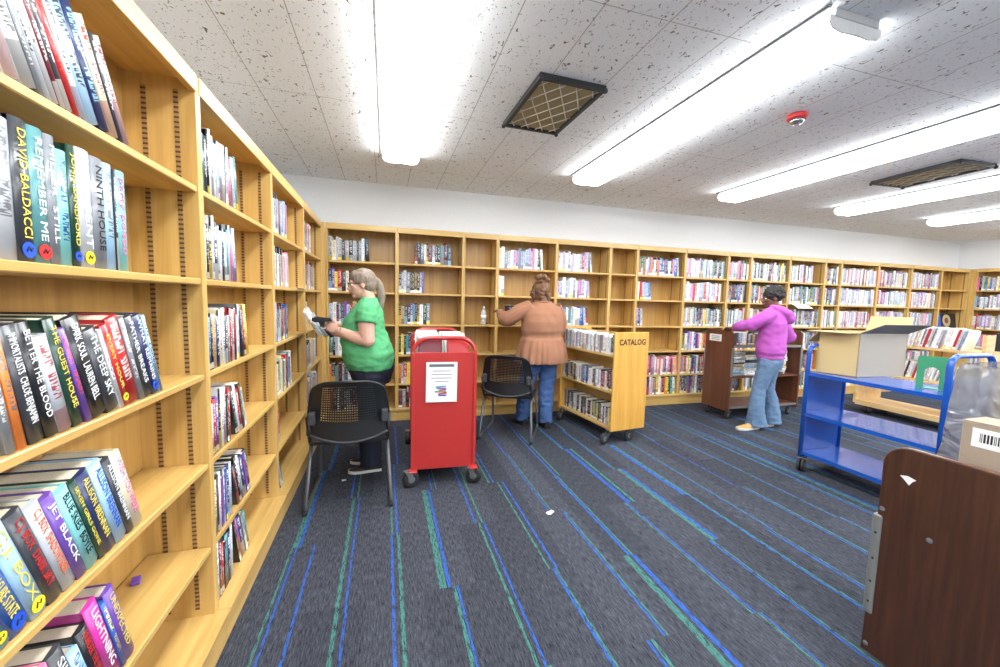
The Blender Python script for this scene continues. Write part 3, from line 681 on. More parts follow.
for n_, b in enumerate(BK):
    if b['s'] <= 0: continue
    if n_ < MAXB:
        near = n_ < 75
        mb = MB(); book_faces(mb, b['th'], b['dp'], b['hh'], b['col'], (tuple(NAMED[b['col']]) if b['extra'] else b['prt']), b['k'], None, paged=n_ < 150)
        # pages as a part on the books near the camera
        o = mb.build('book', ['book_cover_plain' if near else 'book_cover', 'pages']); o.matrix_world = b['m']
        tag(o, '%s, %s on the %s' % (book_noun(b), ORD[b['i']] if b['i'] < len(ORD) else 'last', b['where']), 'book', 'library books on the wall shelves')
        if b['extra']:
            ttl, ink, stk = (list(b['extra'])+[None]*3)[:3]
            if ttl:
                z0, z1 = b['hh']*.17, b['hh']*.93; sz = min(b['th']*.66, .03)
                m_ = Matrix.Translation((0, -.0006, (z0+z1)/2)) @ Matrix(((0, 1, 0, 0), (0, 0, -1, 0), (-1, 0, 0, 0), (0, 0, 0, 1)))
                tt = text_mesh('spine_title', ttl, sz, ink or 'ink_white', o, m_, .0004, width=min((z1-z0), len(ttl)*sz*.95))
            if stk:
                r = min(b['th']*.42, .015); zc = .022
                MB().lathe([(r, 0), (r, -.0012)], c=(0, .0004, zc), axis='Y', n=20).build('spine_sticker', stk, o)
                MB().tube([(-r*.45, -.0012, zc-r*.2), (-r*.1, -.0012, zc+r*.4), (r*.2, -.0012, zc-r*.1), (r*.5, -.0012, zc+r*.3)], r*.1, 5).build('sticker_mark', 'ink', o)
    else: book_faces(rest, b['th'], b['dp'], b['hh'], b['col'], b['prt'], b['k'], b['m'], paged=False)
if rest.v:
    o = rest.build('shelved_books', ['book_cover', 'pages']); tag(o, 'rows of mixed coloured books filling the far shelves of the bookcases', 'books', 'library books on the wall shelves', 'stuff')

# ------------------------------------------------------------------ chairs
def chair(loc, rz, label):
    t = empty('office_chair', loc, rz, label, 'chair', 'black stacking chairs')
    # back shell: curved, wider at the bottom, rounded top, perforated field in the middle
    def P(u, v, off=0):   # u -1..1, v 0..1
        hw = .250-.045*v**2
        if v > .86: hw *= 1-.18*((v-.86)/.14)**2
        x = u*hw; y = -.215-.06*v - .045*(1-u*u) + .03*math.sin(PI*v) + off
        z = .50+.352*v - .012*u*u*v - .05*(1-u*u)*(1-v)**2
        return (x, y, z)
    NU, NV = 34, 24; mb = MB()
    for off in (0, -.008):
        for i in range(NU):
            for j in range(NV):
                u0, u1 = -1+2*i/NU, -1+2*(i+1)/NU; v0, v1 = j/NV, (j+1)/NV
                q = [P(u0, v0, off), P(u1, v0, off), P(u1, v1, off), P(u0, v1, off)]
                uc, vc = (u0+u1)/2, (v0+v1)/2
                o = mb.verts(q)
                if abs(uc) < .72 and .30 < vc < .93:
                    k = .29
                    inner = [P(uc+(a-uc)*2*k/1, vc+(c-vc)*2*k/1, off) for a, c in ((u0, v0), (u1, v0), (u1, v1), (u0, v1))]
                    p = mb.verts(inner)
                    for a in range(4):
                        c = (a+1) % 4; fc = (o+a, o+c, p+c, p+a); mb.face(fc if off == 0 else fc[::-1], sm=True)
                    if off == 0:
                        inner2 = [P(uc+(a-uc)*2*k, vc+(c-vc)*2*k, -.008) for a, c in ((u0, v0), (u1, v0), (u1, v1), (u0, v1))]; p2 = mb.verts(inner2)
                        for a in range(4):
                            c = (a+1) % 4; mb.face((p+a, p+c, p2+c, p2+a))
                else: mb.face((o, o+1, o+2, o+3) if off == 0 else (o+3, o+2, o+1, o), sm=True)
    mb.build('backrest', 'black_plastic', t)
    rim = [P(-1, v/10, -.004) for v in range(0, 9)] + [P(-.985, .9, -.004), P(-.93, .955, -.004), P(-.84, .99, -.004)] + [P(u/10, 1, -.004) for u in range(-7, 8)] + [P(.84, .99, -.004), P(.93, .955, -.004), P(.985, .9, -.004)] + [P(1, v/10, -.004) for v in range(8, -1, -1)] + [P(u/10, 0, -.004) for u in range(9, -10, -1)]
    MB().tube(rim, .009, 8, closed=True).build('back_rim', 'black_plastic', t)
    MB().tube([(u/10*.235, -.225-.045*(1-(u/10)**2), .500-.05*(1-(u/10)**2)) for u in range(-10, 11)], [(.013, .007)]*21, 8).build('highlit_lip', 'grey_plastic', t)  # grey paints in the highlight along the black shell's lower curve
    # seat with waterfall front
    mb = MB(); N = 14
    def S(u, v, dz=0):
        y = -.225+.45*v; hw = .238+.012*math.sin(PI*v) - (.03*((v-.85)/.15)**2 if v > .85 else 0)
        return (u*hw, y, .452-.018*(1-u*u)*math.sin(PI*min(1, v+.1)) - (.035*((v-.8)/.2)**2 if v > .8 else 0)+dz)
    for dz, flip in ((0, False), (-.022, True)):
        for i in range(N):
            for j in range(N):
                q = [S(-1+2*i/N, j/N, dz), S(-1+2*(i+1)/N, j/N, dz), S(-1+2*(i+1)/N, (j+1)/N, dz), S(-1+2*i/N, (j+1)/N, dz)]
                o = mb.verts(q); mb.face((o, o+1, o+2, o+3) if not flip else (o+3, o+2, o+1, o), sm=True)
    edge = [(-1+2*i/N, 0) for i in range(N)] + [(1, j/N) for j in range(N)] + [(1-2*i/N, 1) for i in range(N)] + [(-1, 1-j/N) for j in range(N)]
    for k in range(len(edge)):
        a, b_ = edge[k], edge[(k+1) % len(edge)]; o = mb.verts([S(*a), S(*b_), S(*b_, -.022), S(*a, -.022)]); mb.face((o+3, o+2, o+1, o))
    mb.build('seat', 'black_plastic', t)
    # sled legs, one bent bar on each side, and the uprights that carry the back
    def bend(pts, r=.05, n=5):
        out = [Vector(pts[0])]
        for a, b_, c in zip(pts, pts[1:], pts[2:]):
            a, b_, c = Vector(a), Vector(b_), Vector(c); d1 = (a-b_).normalized(); d2 = (c-b_).normalized()
            p, q = b_+d1*r, b_+d2*r
            for i in range(n+1):
                s = i/n; out.append(p*(1-s)**2+b_*2*s*(1-s)+q*s*s)
        out.append(Vector(pts[-1])); return out
    for s in (-1, 1):
        MB().tube(bend([(s*.235, -.18, .43), (s*.262, -.285, .013), (s*.252, .275, .013), (s*.232, .16, .43)]), [(.0125, .0095)]*14, 8).build('sled_leg', 'chair_metal', t)
        MB().tube(bend([(s*.232, .1, .425), (s*.238, -.2, .425), (s*.246, -.248, .62)], .04), .012, 8).build('back_upright', 'black_plastic', t)
        MB().box((s*.218-.020, -.285, .575), (s*.218+.020, -.23, .655)).build('arm_socket', 'grey_plastic', t, bevel=.008)
        MB().box((s*.26-.013, -.30, .0), (s*.26+.013, -.26, .03)).build('foot_glide', 'rubber', t, bevel=.006)
    MB().tube([(-.232, .1, .425), (.232, .1, .425)], .011, 8).tube([(-.232, -.13, .425), (.232, -.13, .425)], .011, 8).build('seat_frame', 'black_plastic', t)
    return t
chair((-.225, 2.885, 0), R(0), 'black perforated plastic chair in front of the green-shirted person')
chair((1.25, 3.82, 0), R(-29), 'black perforated plastic chair behind the person in the rust cardigan')

# ------------------------------------------------------------------ carts
def caster(parent, x, y, z_top, r=.05, turn=0, wheel='rubber', wide=.028, twin=False, trail=.015):
    e = empty('caster', (x, y, 0), R(turn)); e.parent = parent
    MB().box((-.03, -.03, z_top-.008), (.03, .03, z_top)).build('mounting_plate', 'caster_hub', e)
    mb = MB()
    for s in (-1, 1):
        mb.prism([(-.024, z_top-.008), (-.012-trail, r*.85), (.012-trail, r*.85), (.024, z_top-.008)], s*(wide/2+.004)-.002, s*(wide/2+.004)+.002, 'Y')
    if not twin: mb.build('fork', 'caster_hub' if wheel == 'rubber' else wheel, e)
    c = (-trail, 0, r)
    for s in ((-.55, .55) if twin else (0,)):
        wd = wide*(.9 if twin else 1)
        MB().lathe([(r*.55, -wd/2), (r*.9, -wd/2), (r, -wd*.3), (r, wd*.3), (r*.9, wd/2), (r*.55, wd/2)], c=(c[0], s*wide*1.1, r), axis='Y', n=28).build('wheel', 'rubber', e)
        MB().lathe([(.006, -wd/2-.002), (r*.42, -wd/2-.001), (r*.5, -wd/2+.002), (r*.5, wd/2-.002), (r*.42, wd/2+.001), (.006, wd/2+.002)], c=(c[0], s*wide*1.1, r), axis='Y', n=20).build('hub', 'caster_hub', e)
    return e

def media(name, frame, w, d, h, col, prt, label, group, cat, where_i=0, lean=0, mats=None):
    mb = MB(); KSEED[0] += 1
    book_faces(mb, w, d, h, col, prt, KSEED[0], None, paged=False)
    o = mb.build(name, ['book_cover', 'pages']); o.matrix_world = frame @ Matrix.Rotation(-R(lean), 4, 'Y') @ Matrix.Translation((w/2 if lean else 0, 0, 0))
    return tag(o, label, cat, group)

# red steel book truck
def red_truck():
    W, Lg = .478, .86
    t = empty('book_truck', (.437, 3.28, 0), R(-3), 'red steel book truck with a paper notice taped to its end', 'book cart')
    for s, nm in ((-1, 0), (1, 1)):
        y = s*Lg/2
        mb = MB().box((-W/2+.012, y-.008, .12), (W/2-.012, y+.008, .99))
        for q in (-1, 1): mb.box((q*(W/2-.012)-.012, y-.018, .105), (q*(W/2-.012)+.012, y+.018, .99))
        for q in (-1, 1): mb.box((q*.222-.03, s*.455-.04, .118), (q*.222+.03, s*.43, .13))
        mb.build('end_panel', 'red_paint', t, bevel=.003, seg=1)
        pts = []; r = .118; hw = W/2-.013
        pts.append((-hw, y, .95)); pts.append((-hw, y, 1.095-r))
        for k in range(1, 9): a = PI-PI/2*k/8; pts.append((-hw+r+r*math.cos(a), y, 1.095-r+r*math.sin(a)))
        for k in range(0, 9): a = PI/2-PI/2*k/8; pts.append((hw-r+r*math.cos(a), y, 1.095-r+r*math.sin(a)))
        pts.append((hw, y, .95))
        MB().tube(pts, .0145, 10).build('handle_hoop', 'red_paint', t)
    for z in (.13, .50, .87):
        MB().box((-W/2+.02, -Lg/2+.01, z-.012), (W/2-.02, Lg/2-.01, z)).box((-W/2+.02, -Lg/2+.01, z-.03), (-W/2+.028, Lg/2-.01, z+.02)).box((W/2-.028, -Lg/2+.01, z-.03), (W/2-.02, Lg/2-.01, z+.02)).build('shelf', 'red_paint', t)
    for sx, sy in ((-1, -1), (1, -1), (-1, 1), (1, 1)): caster(t, sx*.222-(.03 if sx < 0 else .01), sy*.455, .122, .06, (200 if sx < 0 else 160) if sy < 0 else 80, wide=.04)
    return t
red_truck()
# notice on the red truck
t = empty('notice_sheet', (.392, 2.830, .775), R(-3), 'white printed notice with coloured book stack picture taped on the red truck', 'notice')
mb = MB(); N = 8
for i in range(N):
    for j in range(N):
        def Q(a, b_, off=0): x = (a/N-.5)*.225; z = (b_/N-.5)*.295; return (x+.004*z*6*.3, -.001-.008*max(0, a/N-.7)**2*8*(1-b_/N)-off, z)
        o = mb.verts([Q(i, j), Q(i+1, j), Q(i+1, j+1), Q(i, j+1)]); mb.face((o, o+1, o+2, o+3), sm=True)
mb.build('sheet', 'paper', t)
MB().box((-.09, -.0022, .112), (.09, -.0016, .132)).build('heading_bar', 'ink_grey', t)
for k, wd in enumerate((.13, .15, .15, .10)): MB().box((-wd/2, -.0024, .08-.026*k), (wd/2, -.0018, .084-.026*k)).build('text_line', 'ink_grey', t)
cols = ['ink_teal', 'ink_purple', 'ink_red', 'ink_green', 'ink_red', 'ink_blue']
for k in range(6):
    MB().box((-.045+.012*(k % 3), -.003, -.038-.013*k), (.03+.008*(k % 2), -.0022, -.028-.013*k), mat=Matrix.Rotation(R((-8, 10, -5, 6, -14, 4)[k])*.4, 4, 'Y')).build('picture_book', cols[k], t)
# items on the truck's top shelf: two rows of upright cases facing the near end
rr = random.Random(3)
for sx, nm in ((-1, 'side-wall row'), (1, 'cardigan row')):
    for k in range(11):
        y = 2.90+k*.066; w = rr.uniform(.165, .188); h = rr.uniform(.185, .225)+.004*k*0
        col = (['maroon', 'white', 'grey', 'silver', 'charcoal', 'white', 'pale blue', 'white', 'silver', 'grey', 'white'] if sx < 0 else ['red', 'white', 'silver', 'white', 'grey', 'white', 'black', 'silver', 'white', 'grey', 'white'])[k]
        o = MB(); th = rr.uniform(.03, .05)
        KSEED[0] += 1
        book_faces(o, th, w, h, col, (190, 150, 150) if k == 0 else (60, 60, 70), KSEED[0], None, paged=(k < 3))
        q = o.build('book', ['book_cover', 'pages'])
        q.matrix_world = Matrix.Translation((.437+sx*.104+(y-3.28)*.052-w/2+rr.uniform(-.006, .006), y, .8735)) @ Matrix.Rotation(R(rr.uniform(-2, 2)), 4, 'Z') @ Matrix.Rotation(R(-14), 4, 'X') @ Matrix.Translation((0, 0, .001)) @ Matrix.Rotation(R(-90), 4, 'Z') @ Matrix.Translation((0, 0, 0))
        tag(q, '%s book leaning on the red truck, %s from the notice, %s' % (col, ORD[k], nm), 'book', 'books lying back on the red truck')

# wooden catalog cart
def catalog_cart():
    W, Lg = .42, .95; t = empty('catalog_cart', (2.245, 3.77, 0), R(7.5), 'light oak book cart with CATALOG lettered on its end', 'book cart')
    for s in (-1, 1):
        y = s*(Lg/2-.011)
        MB().box((-W/2, y-.011, .13), (W/2, y+.011, 1.10)).build('end_panel', 'cart_oak', t, bevel=.004)
    for z, x0, x1 in ((.155, -W/2+.012, W/2-.012), (.515, -W/2+.012, W/2-.012), (.875, -W/2+.012, W/2-.012)):
        MB().box((x0, -Lg/2+.022, z-.022), (x1, Lg/2-.022, z)).build('shelf', 'oak_y', t, bevel=.002, seg=1)
    MB().box((-.011, -Lg/2+.022, .155), (.011, Lg/2-.022, 1.08)).build('centre_board', 'oak_y', t)
    MB().box((-W/2+.03, -Lg/2+.03, .134), (W/2-.03, Lg/2-.03, .1345)).build('base_frame', 'cart_oak', t)
    for sx, sy in ((-1, -1), (1, -1), (-1, 1), (1, 1)): caster(t, sx*.15-.03, sy*.42, .134, .058, 12 if sy < 0 else 30, 'grey_plastic', wide=.03, trail=.075)
    text_mesh('lettering', 'CATALOG', .078, 'ink', t, Matrix.Translation((.005, -Lg/2-.0006, 1.0)) @ Matrix.Rotation(R(90), 4, 'X'), .0004, width=.325, bold=.0022)
    return t
cc = catalog_cart()
CM = Matrix.Translation((2.245, 3.77, 0)) @ Matrix.Rotation(R(7.5), 4, 'Z')
rr = random.Random(8)
for lvl, (z, nm) in enumerate(((.875, 'top'), (.515, 'middle'), (.155, 'bottom'))):
    y = .44; k = 0
    while y > -.43:
        th = rr.uniform(.017, .03); h = rr.uniform(.17, .2); col = rr.choice(LOOKS['pale' if lvl == 0 else 'rich']+['white']*(6 if lvl != 1 else 2)+(['black']*3 if lvl == 2 else []))
        if y-th < -.445: break
        y -= th+.001
        xf = -.195 if lvl == 0 else (-.19 if lvl == 1 else -.15)
        fr = CM @ Matrix.Translation((xf+rr.uniform(0, .006), y+th/2, z+.001)) @ Matrix.Rotation(R(-90), 4, 'Z')
        o = MB(); KSEED[0] += 1
        book_faces(o, th, .135, h, col, rr.choice([(60, 60, 70), (150, 60, 60), (60, 90, 150)]) if col not in DARKS else (230, 230, 225), KSEED[0], None, paged=False)
        q = o.build('paperback', ['book_cover', 'pages']); q.matrix_world = fr
        tag(q, '%s paperback, %s shelf of the catalog cart, %s from its far end' % (col, nm, ORD[k]), 'paperback', 'paperbacks on the catalog cart'); k += 1

# brown veneer cart the person in pink holds
def brown_cart():
    Lg, D = 1.12, .42; x0, y0 = 3.97, 3.70
    t = empty('book_truck', (x0+Lg/2, y0+D/2, 0), 0, 'dark brown wooden cart under the hand of the person in pink', 'book cart')
    for s in (-1, 1):
        x = s*(Lg/2-.011); MB().prism([(-D/2, .102), (D/2, .102), (D/2, 1.05), (D/2-.03, 1.085), (-D/2+.03, 1.085), (-D/2, 1.05)], x-.011, x+.011, 'X').build('end_panel', 'brown_wood', t, bevel=.002, seg=1)
        for q in (-1, 1): MB().box((x-.016, q*D/2-.008, .53), (x+.016, q*D/2+.006, .88)).build('edge_guard', 'grey_metal', t, bevel=.003, seg=1)
    for z in (.16, .53, .905): MB().box((-Lg/2+.022, -D/2+.012, z-.022), (Lg/2-.022, D/2-.012, z)).build('shelf', 'brown_wood', t)
    for z in (.16, .905): MB().box((-Lg/2+.022, -D/2+.004, z-.026), (Lg/2-.022, -D/2+.012, z+.002)).build('shelf_edging', 'grey_metal', t)
    for sx, sy in ((-1, -1), (1, -1), (-1, 1), (1, 1)): caster(t, sx*.49, sy*.15, .10, .046, 20, wide=.028, trail=.03)
    e = MB().box((-Lg/2-.0015, -.04, .94), (-Lg/2, .145, 1.025)).build('card_label', 'paper', t)
    for k in range(3): MB().box((-Lg/2-.002, -.01, .957+.02*k), (-Lg/2-.0015, .115, .963+.02*k)).build('label_line', 'ink_grey', e)
brown_cart()
rr = random.Random(21)
for st, x in enumerate((4.118, 4.337, 4.556, 4.775, 4.955)):
    z = .5315; k = 0; top = (.84, .83, .80, .85, .87)[st]
    if st == 4: continue
    while z < top-.02:
        th = rr.uniform(.02, .042); col = rr.choice(['white', 'silver', 'white', 'cream', 'grey', 'charcoal', 'white', 'tan', 'pale blue'])
        o = MB(); KSEED[0] += 1
        book_faces(o, th, .15, .215, col, (70, 70, 80), KSEED[0], None, paged=True)
        q = o.build('book', ['book_cover', 'pages'])
        q.matrix_world = Matrix.Translation((x+.105+rr.uniform(-.012, .012), 3.735+rr.uniform(-.01, .015), z+th/2)) @ Matrix.Rotation(R(rr.uniform(-6, 6)), 4, 'Z') @ Matrix.Rotation(R(-90), 4, 'Y')
        tag(q, '%s book lying flat on the brown cart, %s up in the %s stack' % (col, ORD[k], ORD[st]), 'book', 'flat stacks on the brown cart'); z += th+.0008; k += 1
x = 4.06; k = 0
while x < 4.75:
    th = rr.uniform(.02, .035); col = rr.choice(['silver', 'grey', 'white', 'tan', 'charcoal', 'brown', 'pale blue']); o = MB(); KSEED[0] += 1
    book_faces(o, th, .14, rr.uniform(.10, .13) if k > 8 else .15, col, (70, 70, 80), KSEED[0], None, paged=False)
    q = o.build('book', ['book_cover', 'pages']); q.matrix_world = Matrix.Translation((x, 3.80, .9065)); x += th+.002
    tag(q, '%s upright book atop the brown cart, %s from its labelled end' % (col, ORD[k]), 'book', 'upright books on the brown cart'); k += 1

# blue steel cart
def blue_cart():
    D, Lg = .46, .875; x0, y1 = 3.40, 2.43
    t = empty('book_truck', (x0+D/2, y1-Lg/2, 0), 0, 'bright blue steel book truck holding the open cardboard box', 'book cart')
    for s in (-1, 1):
        y = s*(Lg/2-.008)
        mb = MB().box((-D/2+.012, y-.006, .10), (D/2-.012, y+.006, .845 if s > 0 else .955))
        mb.build('end_panel', 'blue_paint', t)
        pts = []; r = .075; hw = D/2-.012; zt = 1.07 if s > 0 else 1.10
        pts.append((-hw, y, .10)); pts.append((-hw, y, zt-r))
        for k in range(1, 9): a = PI-PI/2*k/8; pts.append((-hw+r+r*math.cos(a), y, zt-r+r*math.sin(a)))
        for k in range(0, 9): a = PI/2-PI/2*k/8; pts.append((hw-r+r*math.cos(a), y, zt-r+r*math.sin(a)))
        pts.append((hw, y, .10))
        MB().tube(pts, [(.016, .019)]*len(pts), 10).build('hoop_frame', 'blue_paint', t)
    for z in (.165, .50, .845):
        MB().box((-D/2+.006, -Lg/2+.015, z-.004), (D/2-.006, Lg/2-.015, z)).box((-D/2+.004, -Lg/2+.015, z-.03), (-D/2+.008, Lg/2-.015, z)).box((D/2-.008, -Lg/2+.015, z-.03), (D/2-.004, Lg/2-.015, z)).build('shelf', 'blue_paint', t)
    for sx, sy in ((-1, -1), (1, -1), (-1, 1), (1, 1)): caster(t, sx*.205, sy*.415, .11, .052, 25, wide=.024, twin=True, trail=.035)
blue_cart()
# open cardboard box
def carton():
    a = Vector((3.55, 2.15, .8465)); ex = Vector((.49, -.035, 0)); ey = Vector((-.06, .258, 0)); hgt = .345
    t = empty('cardboard_box', a, 0, 'open cardboard box with raised flaps on the blue truck', 'box')
    up = Vector((0, 0, hgt)); th = .005
    nx, ny = ex.normalized(), ey.normalized()
    def slab(name, p, u, v, n, mats):
        mb = MB(); q = [p, p+u, p+u+v, p+v]; o = mb.verts(q+[x+n*th for x in q])
        mb.face((o, o+1, o+2, o+3), 0); mb.face((o+7, o+6, o+5, o+4), 1 if len(mats) > 1 else 0)
        for i in range(4): j = (i+1) % 4; mb.face((o+j, o+i, o+4+i, o+4+j), 0)
        return mb.build(name, mats, t)
    Z = Vector((0, 0, 0))
    slab('front_side', Z, ex, up, ny, ['cardboard_shaded', 'cardboard'])
    slab('end_side', ey, -ey, up, nx, ['cardboard'])
    slab('rear_side', ex+ey, -ex, up, -ny, ['cardboard'])
    slab('far_end_side', ex, ey, up, -nx, ['cardboard'])
    slab('bottom', Z+ny*th, ex, ey*.97, Vector((0, 0, 1)), ['cardboard'])
    slab('front_flap', up, ex, Vector((.04, -.13, .075)), Vector((0, .3, .9)), ['cardboard_deep_shade', 'cardboard'])
    slab('rear_flap', up+ey, ex, Vector((.01, .10, -.10)), Vector((0, .7, .7)), ['cardboard'])
    slab('end_flap', up+ey, -ey, Vector((-.10, .03, -.002)), Vector((0, 0, 1)), ['cardboard'])
    slab('far_end_flap', up+ex, ey, Vector((.05, 0, .13)), Vector((-1, 0, .3)), ['cardboard'])
    slab('packing_tape', Vector((-.03, .30, .001)), Vector((.09, -.02, 0)), Vector((0, .04, 0)), Vector((0, 0, .3)), ['tape'])
carton()
# green bookend (upright plate with arched cut-out, foot underneath)
def bookend():
    t = empty('bookend', (3.60, 1.735, .8465), R(-72), 'mint green metal bookend with an arched cut-out on the blue truck', 'bookend')
    w, h, iw, ih, n = .074, .225, .036, .15, 10
    out = [(-w, 0)] + [(-w+.012*(1-math.cos(PI/2*k/4)), h-.012+.012*math.sin(PI/2*k/4)) for k in range(5)] + [(w-.012*(1-math.cos(PI/2*k/4)), h-.012+.012*math.sin(PI/2*k/4)) for k in range(4, -1, -1)] + [(w, 0)]
    inn = [(-iw, 0)] + [(iw*math.cos(PI-PI*k/12), ih-iw+iw*math.sin(PI*k/12)) for k in range(13)] + [(iw, 0)]
    # stitched as quads between inner and outer outline
    def sample(line, s):
        L_ = [0];
        for a, b_ in zip(line, line[1:]): L_.append(L_[-1]+math.dist(a, b_))
        d = s*L_[-1]
        for i in range(len(line)-1):
            if d <= L_[i+1]+1e-9: f = (d-L_[i])/max(1e-9, L_[i+1]-L_[i]); return (line[i][0]+(line[i+1][0]-line[i][0])*f, line[i][1]+(line[i+1][1]-line[i][1])*f)
        return line[-1]
    mb = MB(); NN = 40; th = .002
    A = [sample(out, k/NN) for k in range(NN+1)]; Bq = [sample(inn, k/NN) for k in range(NN+1)]
    o = mb.verts([(x, -th/2, z) for x, z in A]+[(x, -th/2, z) for x, z in Bq]+[(x, th/2, z) for x, z in A]+[(x, th/2, z) for x, z in Bq]); q = NN+1
    for k in range(NN):
        mb.face((o+k, o+q+k, o+q+k+1, o+k+1)); mb.face((o+2*q+k, o+2*q+k+1, o+3*q+k+1, o+3*q+k))
        mb.face((o+k, o+k+1, o+2*q+k+1, o+2*q+k)); mb.face((o+q+k+1, o+q+k, o+3*q+k, o+3*q+k+1))
    mb.build('plate', 'mint_green', t)
    MB().box((-iw, -.0, 0), (iw, .1, .002)).build('foot', 'mint_green', t)
bookend()

# low pale wood cart with records
def record_cart():
    D, y0, y1, x0 = .5, 2.55, 3.72, 6.12
    t = empty('book_truck', (x0+D/2, (y0+y1)/2, 0), 0, 'pale wooden cart of thin white books behind the blue truck', 'book cart'); Lg = y1-y0
    for s in (-1, 1):
        y = s*(Lg/2-.014); MB().box((-D/2, y-.014, .12), (D/2, y+.014, .99 if s > 0 else 1.13)).build('end_panel', 'pale_wood', t, bevel=.003)
    for z in (.16, .56, .945): MB().box((-D/2+.01, -Lg/2+.028, z-.025), (D/2-.01, Lg/2-.028, z)).build('shelf', 'pale_wood', t)
    MB().box((-D/2, -Lg/2+.028, .10), (-D/2+.012, Lg/2-.028, .165)).build('lower_rail', 'pale_wood', t)
    for sx, sy in ((-1, -1), (1, -1), (-1, 1), (1, 1)): caster(t, sx*.17, sy*.44, .119, .056, 10, wide=.034, twin=True, trail=.03)
record_cart()
rr = random.Random(31); FC = Matrix.Translation((6.14, 0, 0)) @ Matrix.Rotation(R(-90), 4, 'Z')
for z, nm, y0_, h0 in ((.946, 'top', 3.66, .24), (.561, 'middle', 3.66, .2)):
    y = y0_; k = 0
    while y > 2.72:
        th = rr.uniform(.014, .028); col = rr.choice(['white']*12+['silver', 'cream', 'pale blue', 'silver', 'red', 'cream'] if nm == 'top' else ['white']*8+['red', 'green', 'yellow', 'silver', 'black', 'teal'])
        o = MB(); KSEED[0] += 1; ln = -12
        book_faces(o, th, .19, h0*rr.uniform(.93, 1.04), col, (150, 80, 80), KSEED[0], None, paged=False)
        q = o.build('picture_book', ['book_cover', 'pages']); q.matrix_world = FC @ Matrix.Translation((-y, .02, z+.001)) @ Matrix.Rotation(R(12), 4, 'Y') @ Matrix.Translation((-th/2, 0, 0)); y -= th*1.03+.0006
        tag(q, 'slim %s book, %s shelf of the pale wooden cart, %s from far end' % (col, nm, ORD[min(k, 39)]), 'book', 'slim books on the pale wooden cart'); k += 1
t = empty('flat_monitor', (6.05, 2.32, 0), 0, 'black screen standing past the near end of the pale wooden cart', 'screen')
MB().box((0, -.24, .98), (.03, .14, 1.17)).build('panel', 'laundry_black', t, bevel=.006)
MB().box((.02, -.05, .72), (.06, .0, 1.0)).build('stand', 'laundry_black', t)
MB().box((-.05, -.16, .70), (.16, .1, .72)).build('foot', 'laundry_black', t, bevel=.004)
t = empty('side_table', (6.13, 2.28, 0), 0, 'small wooden table under the black screen by the pale cart', 'table')
MB().box((-.22, -.26, .675), (.25, .22, .70)).build('tabletop', 'pale_wood', t, bevel=.003)
for sx in (-1, 1):
    for sy in (-1, 1): MB().box((sx*.19-.02+.01, sy*.19-.04, 0), (sx*.19+.02+.01, sy*.19, .676)).build('leg', 'pale_wood', t)

# foreground walnut cart end
def near_cart():
    t = empty('book_truck', (1.75, .5, 0), 0, 'scuffed walnut laminate cart closest to the viewer with a grey edge guard', 'book cart')
    y1, y0 = .445, -.10; zt = .9; r = .075
    pts = [(y0, .09), (y1+.01, .09), (y1, zt-r)]
    for k in range(1, 8): a = PI/2*k/8; pts.append((y1-r+r*math.cos(a), zt-r+r*math.sin(a)))
    pts += [(y1-r, zt), (y0+r, zt), (y0, zt-r)]
    MB().prism(pts, 0, .022, 'X').build('end_panel', 'walnut_laminate', t, bevel=.003)
    q = [(a, b_) for a, b_ in pts]
    MB().tube([(.011, y1+.0015, .3), (.011, y1+.0015, zt-r)]+[(.011, y1-r+(r+.0015)*math.cos(PI/2*k/8), zt-r+(r+.0015)*math.sin(PI/2*k/8)) for k in range(1, 9)]+[(.011, y0+r, zt+.0015)], [(.0105, .002)]*11, 8).build('edge_band', 'brown_wood', t)
    MB().box((-.006, y1-.016, .24), (.03, y1+.016, .63)).build('edge_guard', 'grey_metal', t, bevel=.01, seg=3)
    for z in (.29, .37, .46, .56): MB().lathe([(.004, 0), (.0045, -.001)], c=(-.0065, y1-.002, z), axis='X', n=10).build('guard_rivet', 'laundry_black', t)
    for (y, z) in ((.435, .655), (.30, .615), (.44, .12), (.02, .65)):
        MB().lathe([(.009, 0), (.008, -.002), (.004, -.003)], c=(0, y, z), axis='X', n=14).build('panel_bolt', 'ink_grey', t)
    MB().prism([(.395, .80), (.375, .806), (.35, .80), (.36, .79), (.368, .775), (.378, .785), (.385, .792)], -.0008, 0, 'X').build('torn_sticker', 'paper', t)
    for z in (.12, .42, .72): MB().box((.022, y0+.02, z-.022), (.95, y1-.015, z)).build('shelf', 'walnut_laminate', t)
    MB().prism(pts, .95, .972, 'X').build('end_panel', 'walnut_laminate', t, bevel=.003)
    for sx in (.10, .87):
        for sy in (y0+.07, y1-.07): caster(t, sx, sy, .098, .042, 10)
near_cart()
def bag_box():
    t = empty('cardboard_box', (1.80, .59, .7215), R(0), 'brown carton with a barcode label standing before the clear grey bag', 'box')
    MB().box((0, -.30, 0), (.12, .19, .31)).build('carton', 'cardboard_brown', t, bevel=.003)
    MB().box((.0, -.30, .31), (.12, .19, .314)).build('lid', 'cardboard_brown', t)
    lb = MB().box((-.0012, -.06, .235), (0, .165, .295)).build('barcode_label', 'paper', t)
    rb = random.Random(4); y = -.045; mb = MB()
    while y < .15: w_ = rb.choice((.0015, .003, .0045)); mb.box((-.0018, y, .252), (-.0012, y+w_, .28)); y += w_+rb.choice((.002, .003))
    mb.build('barcode', 'ink', lb)
bag_box()
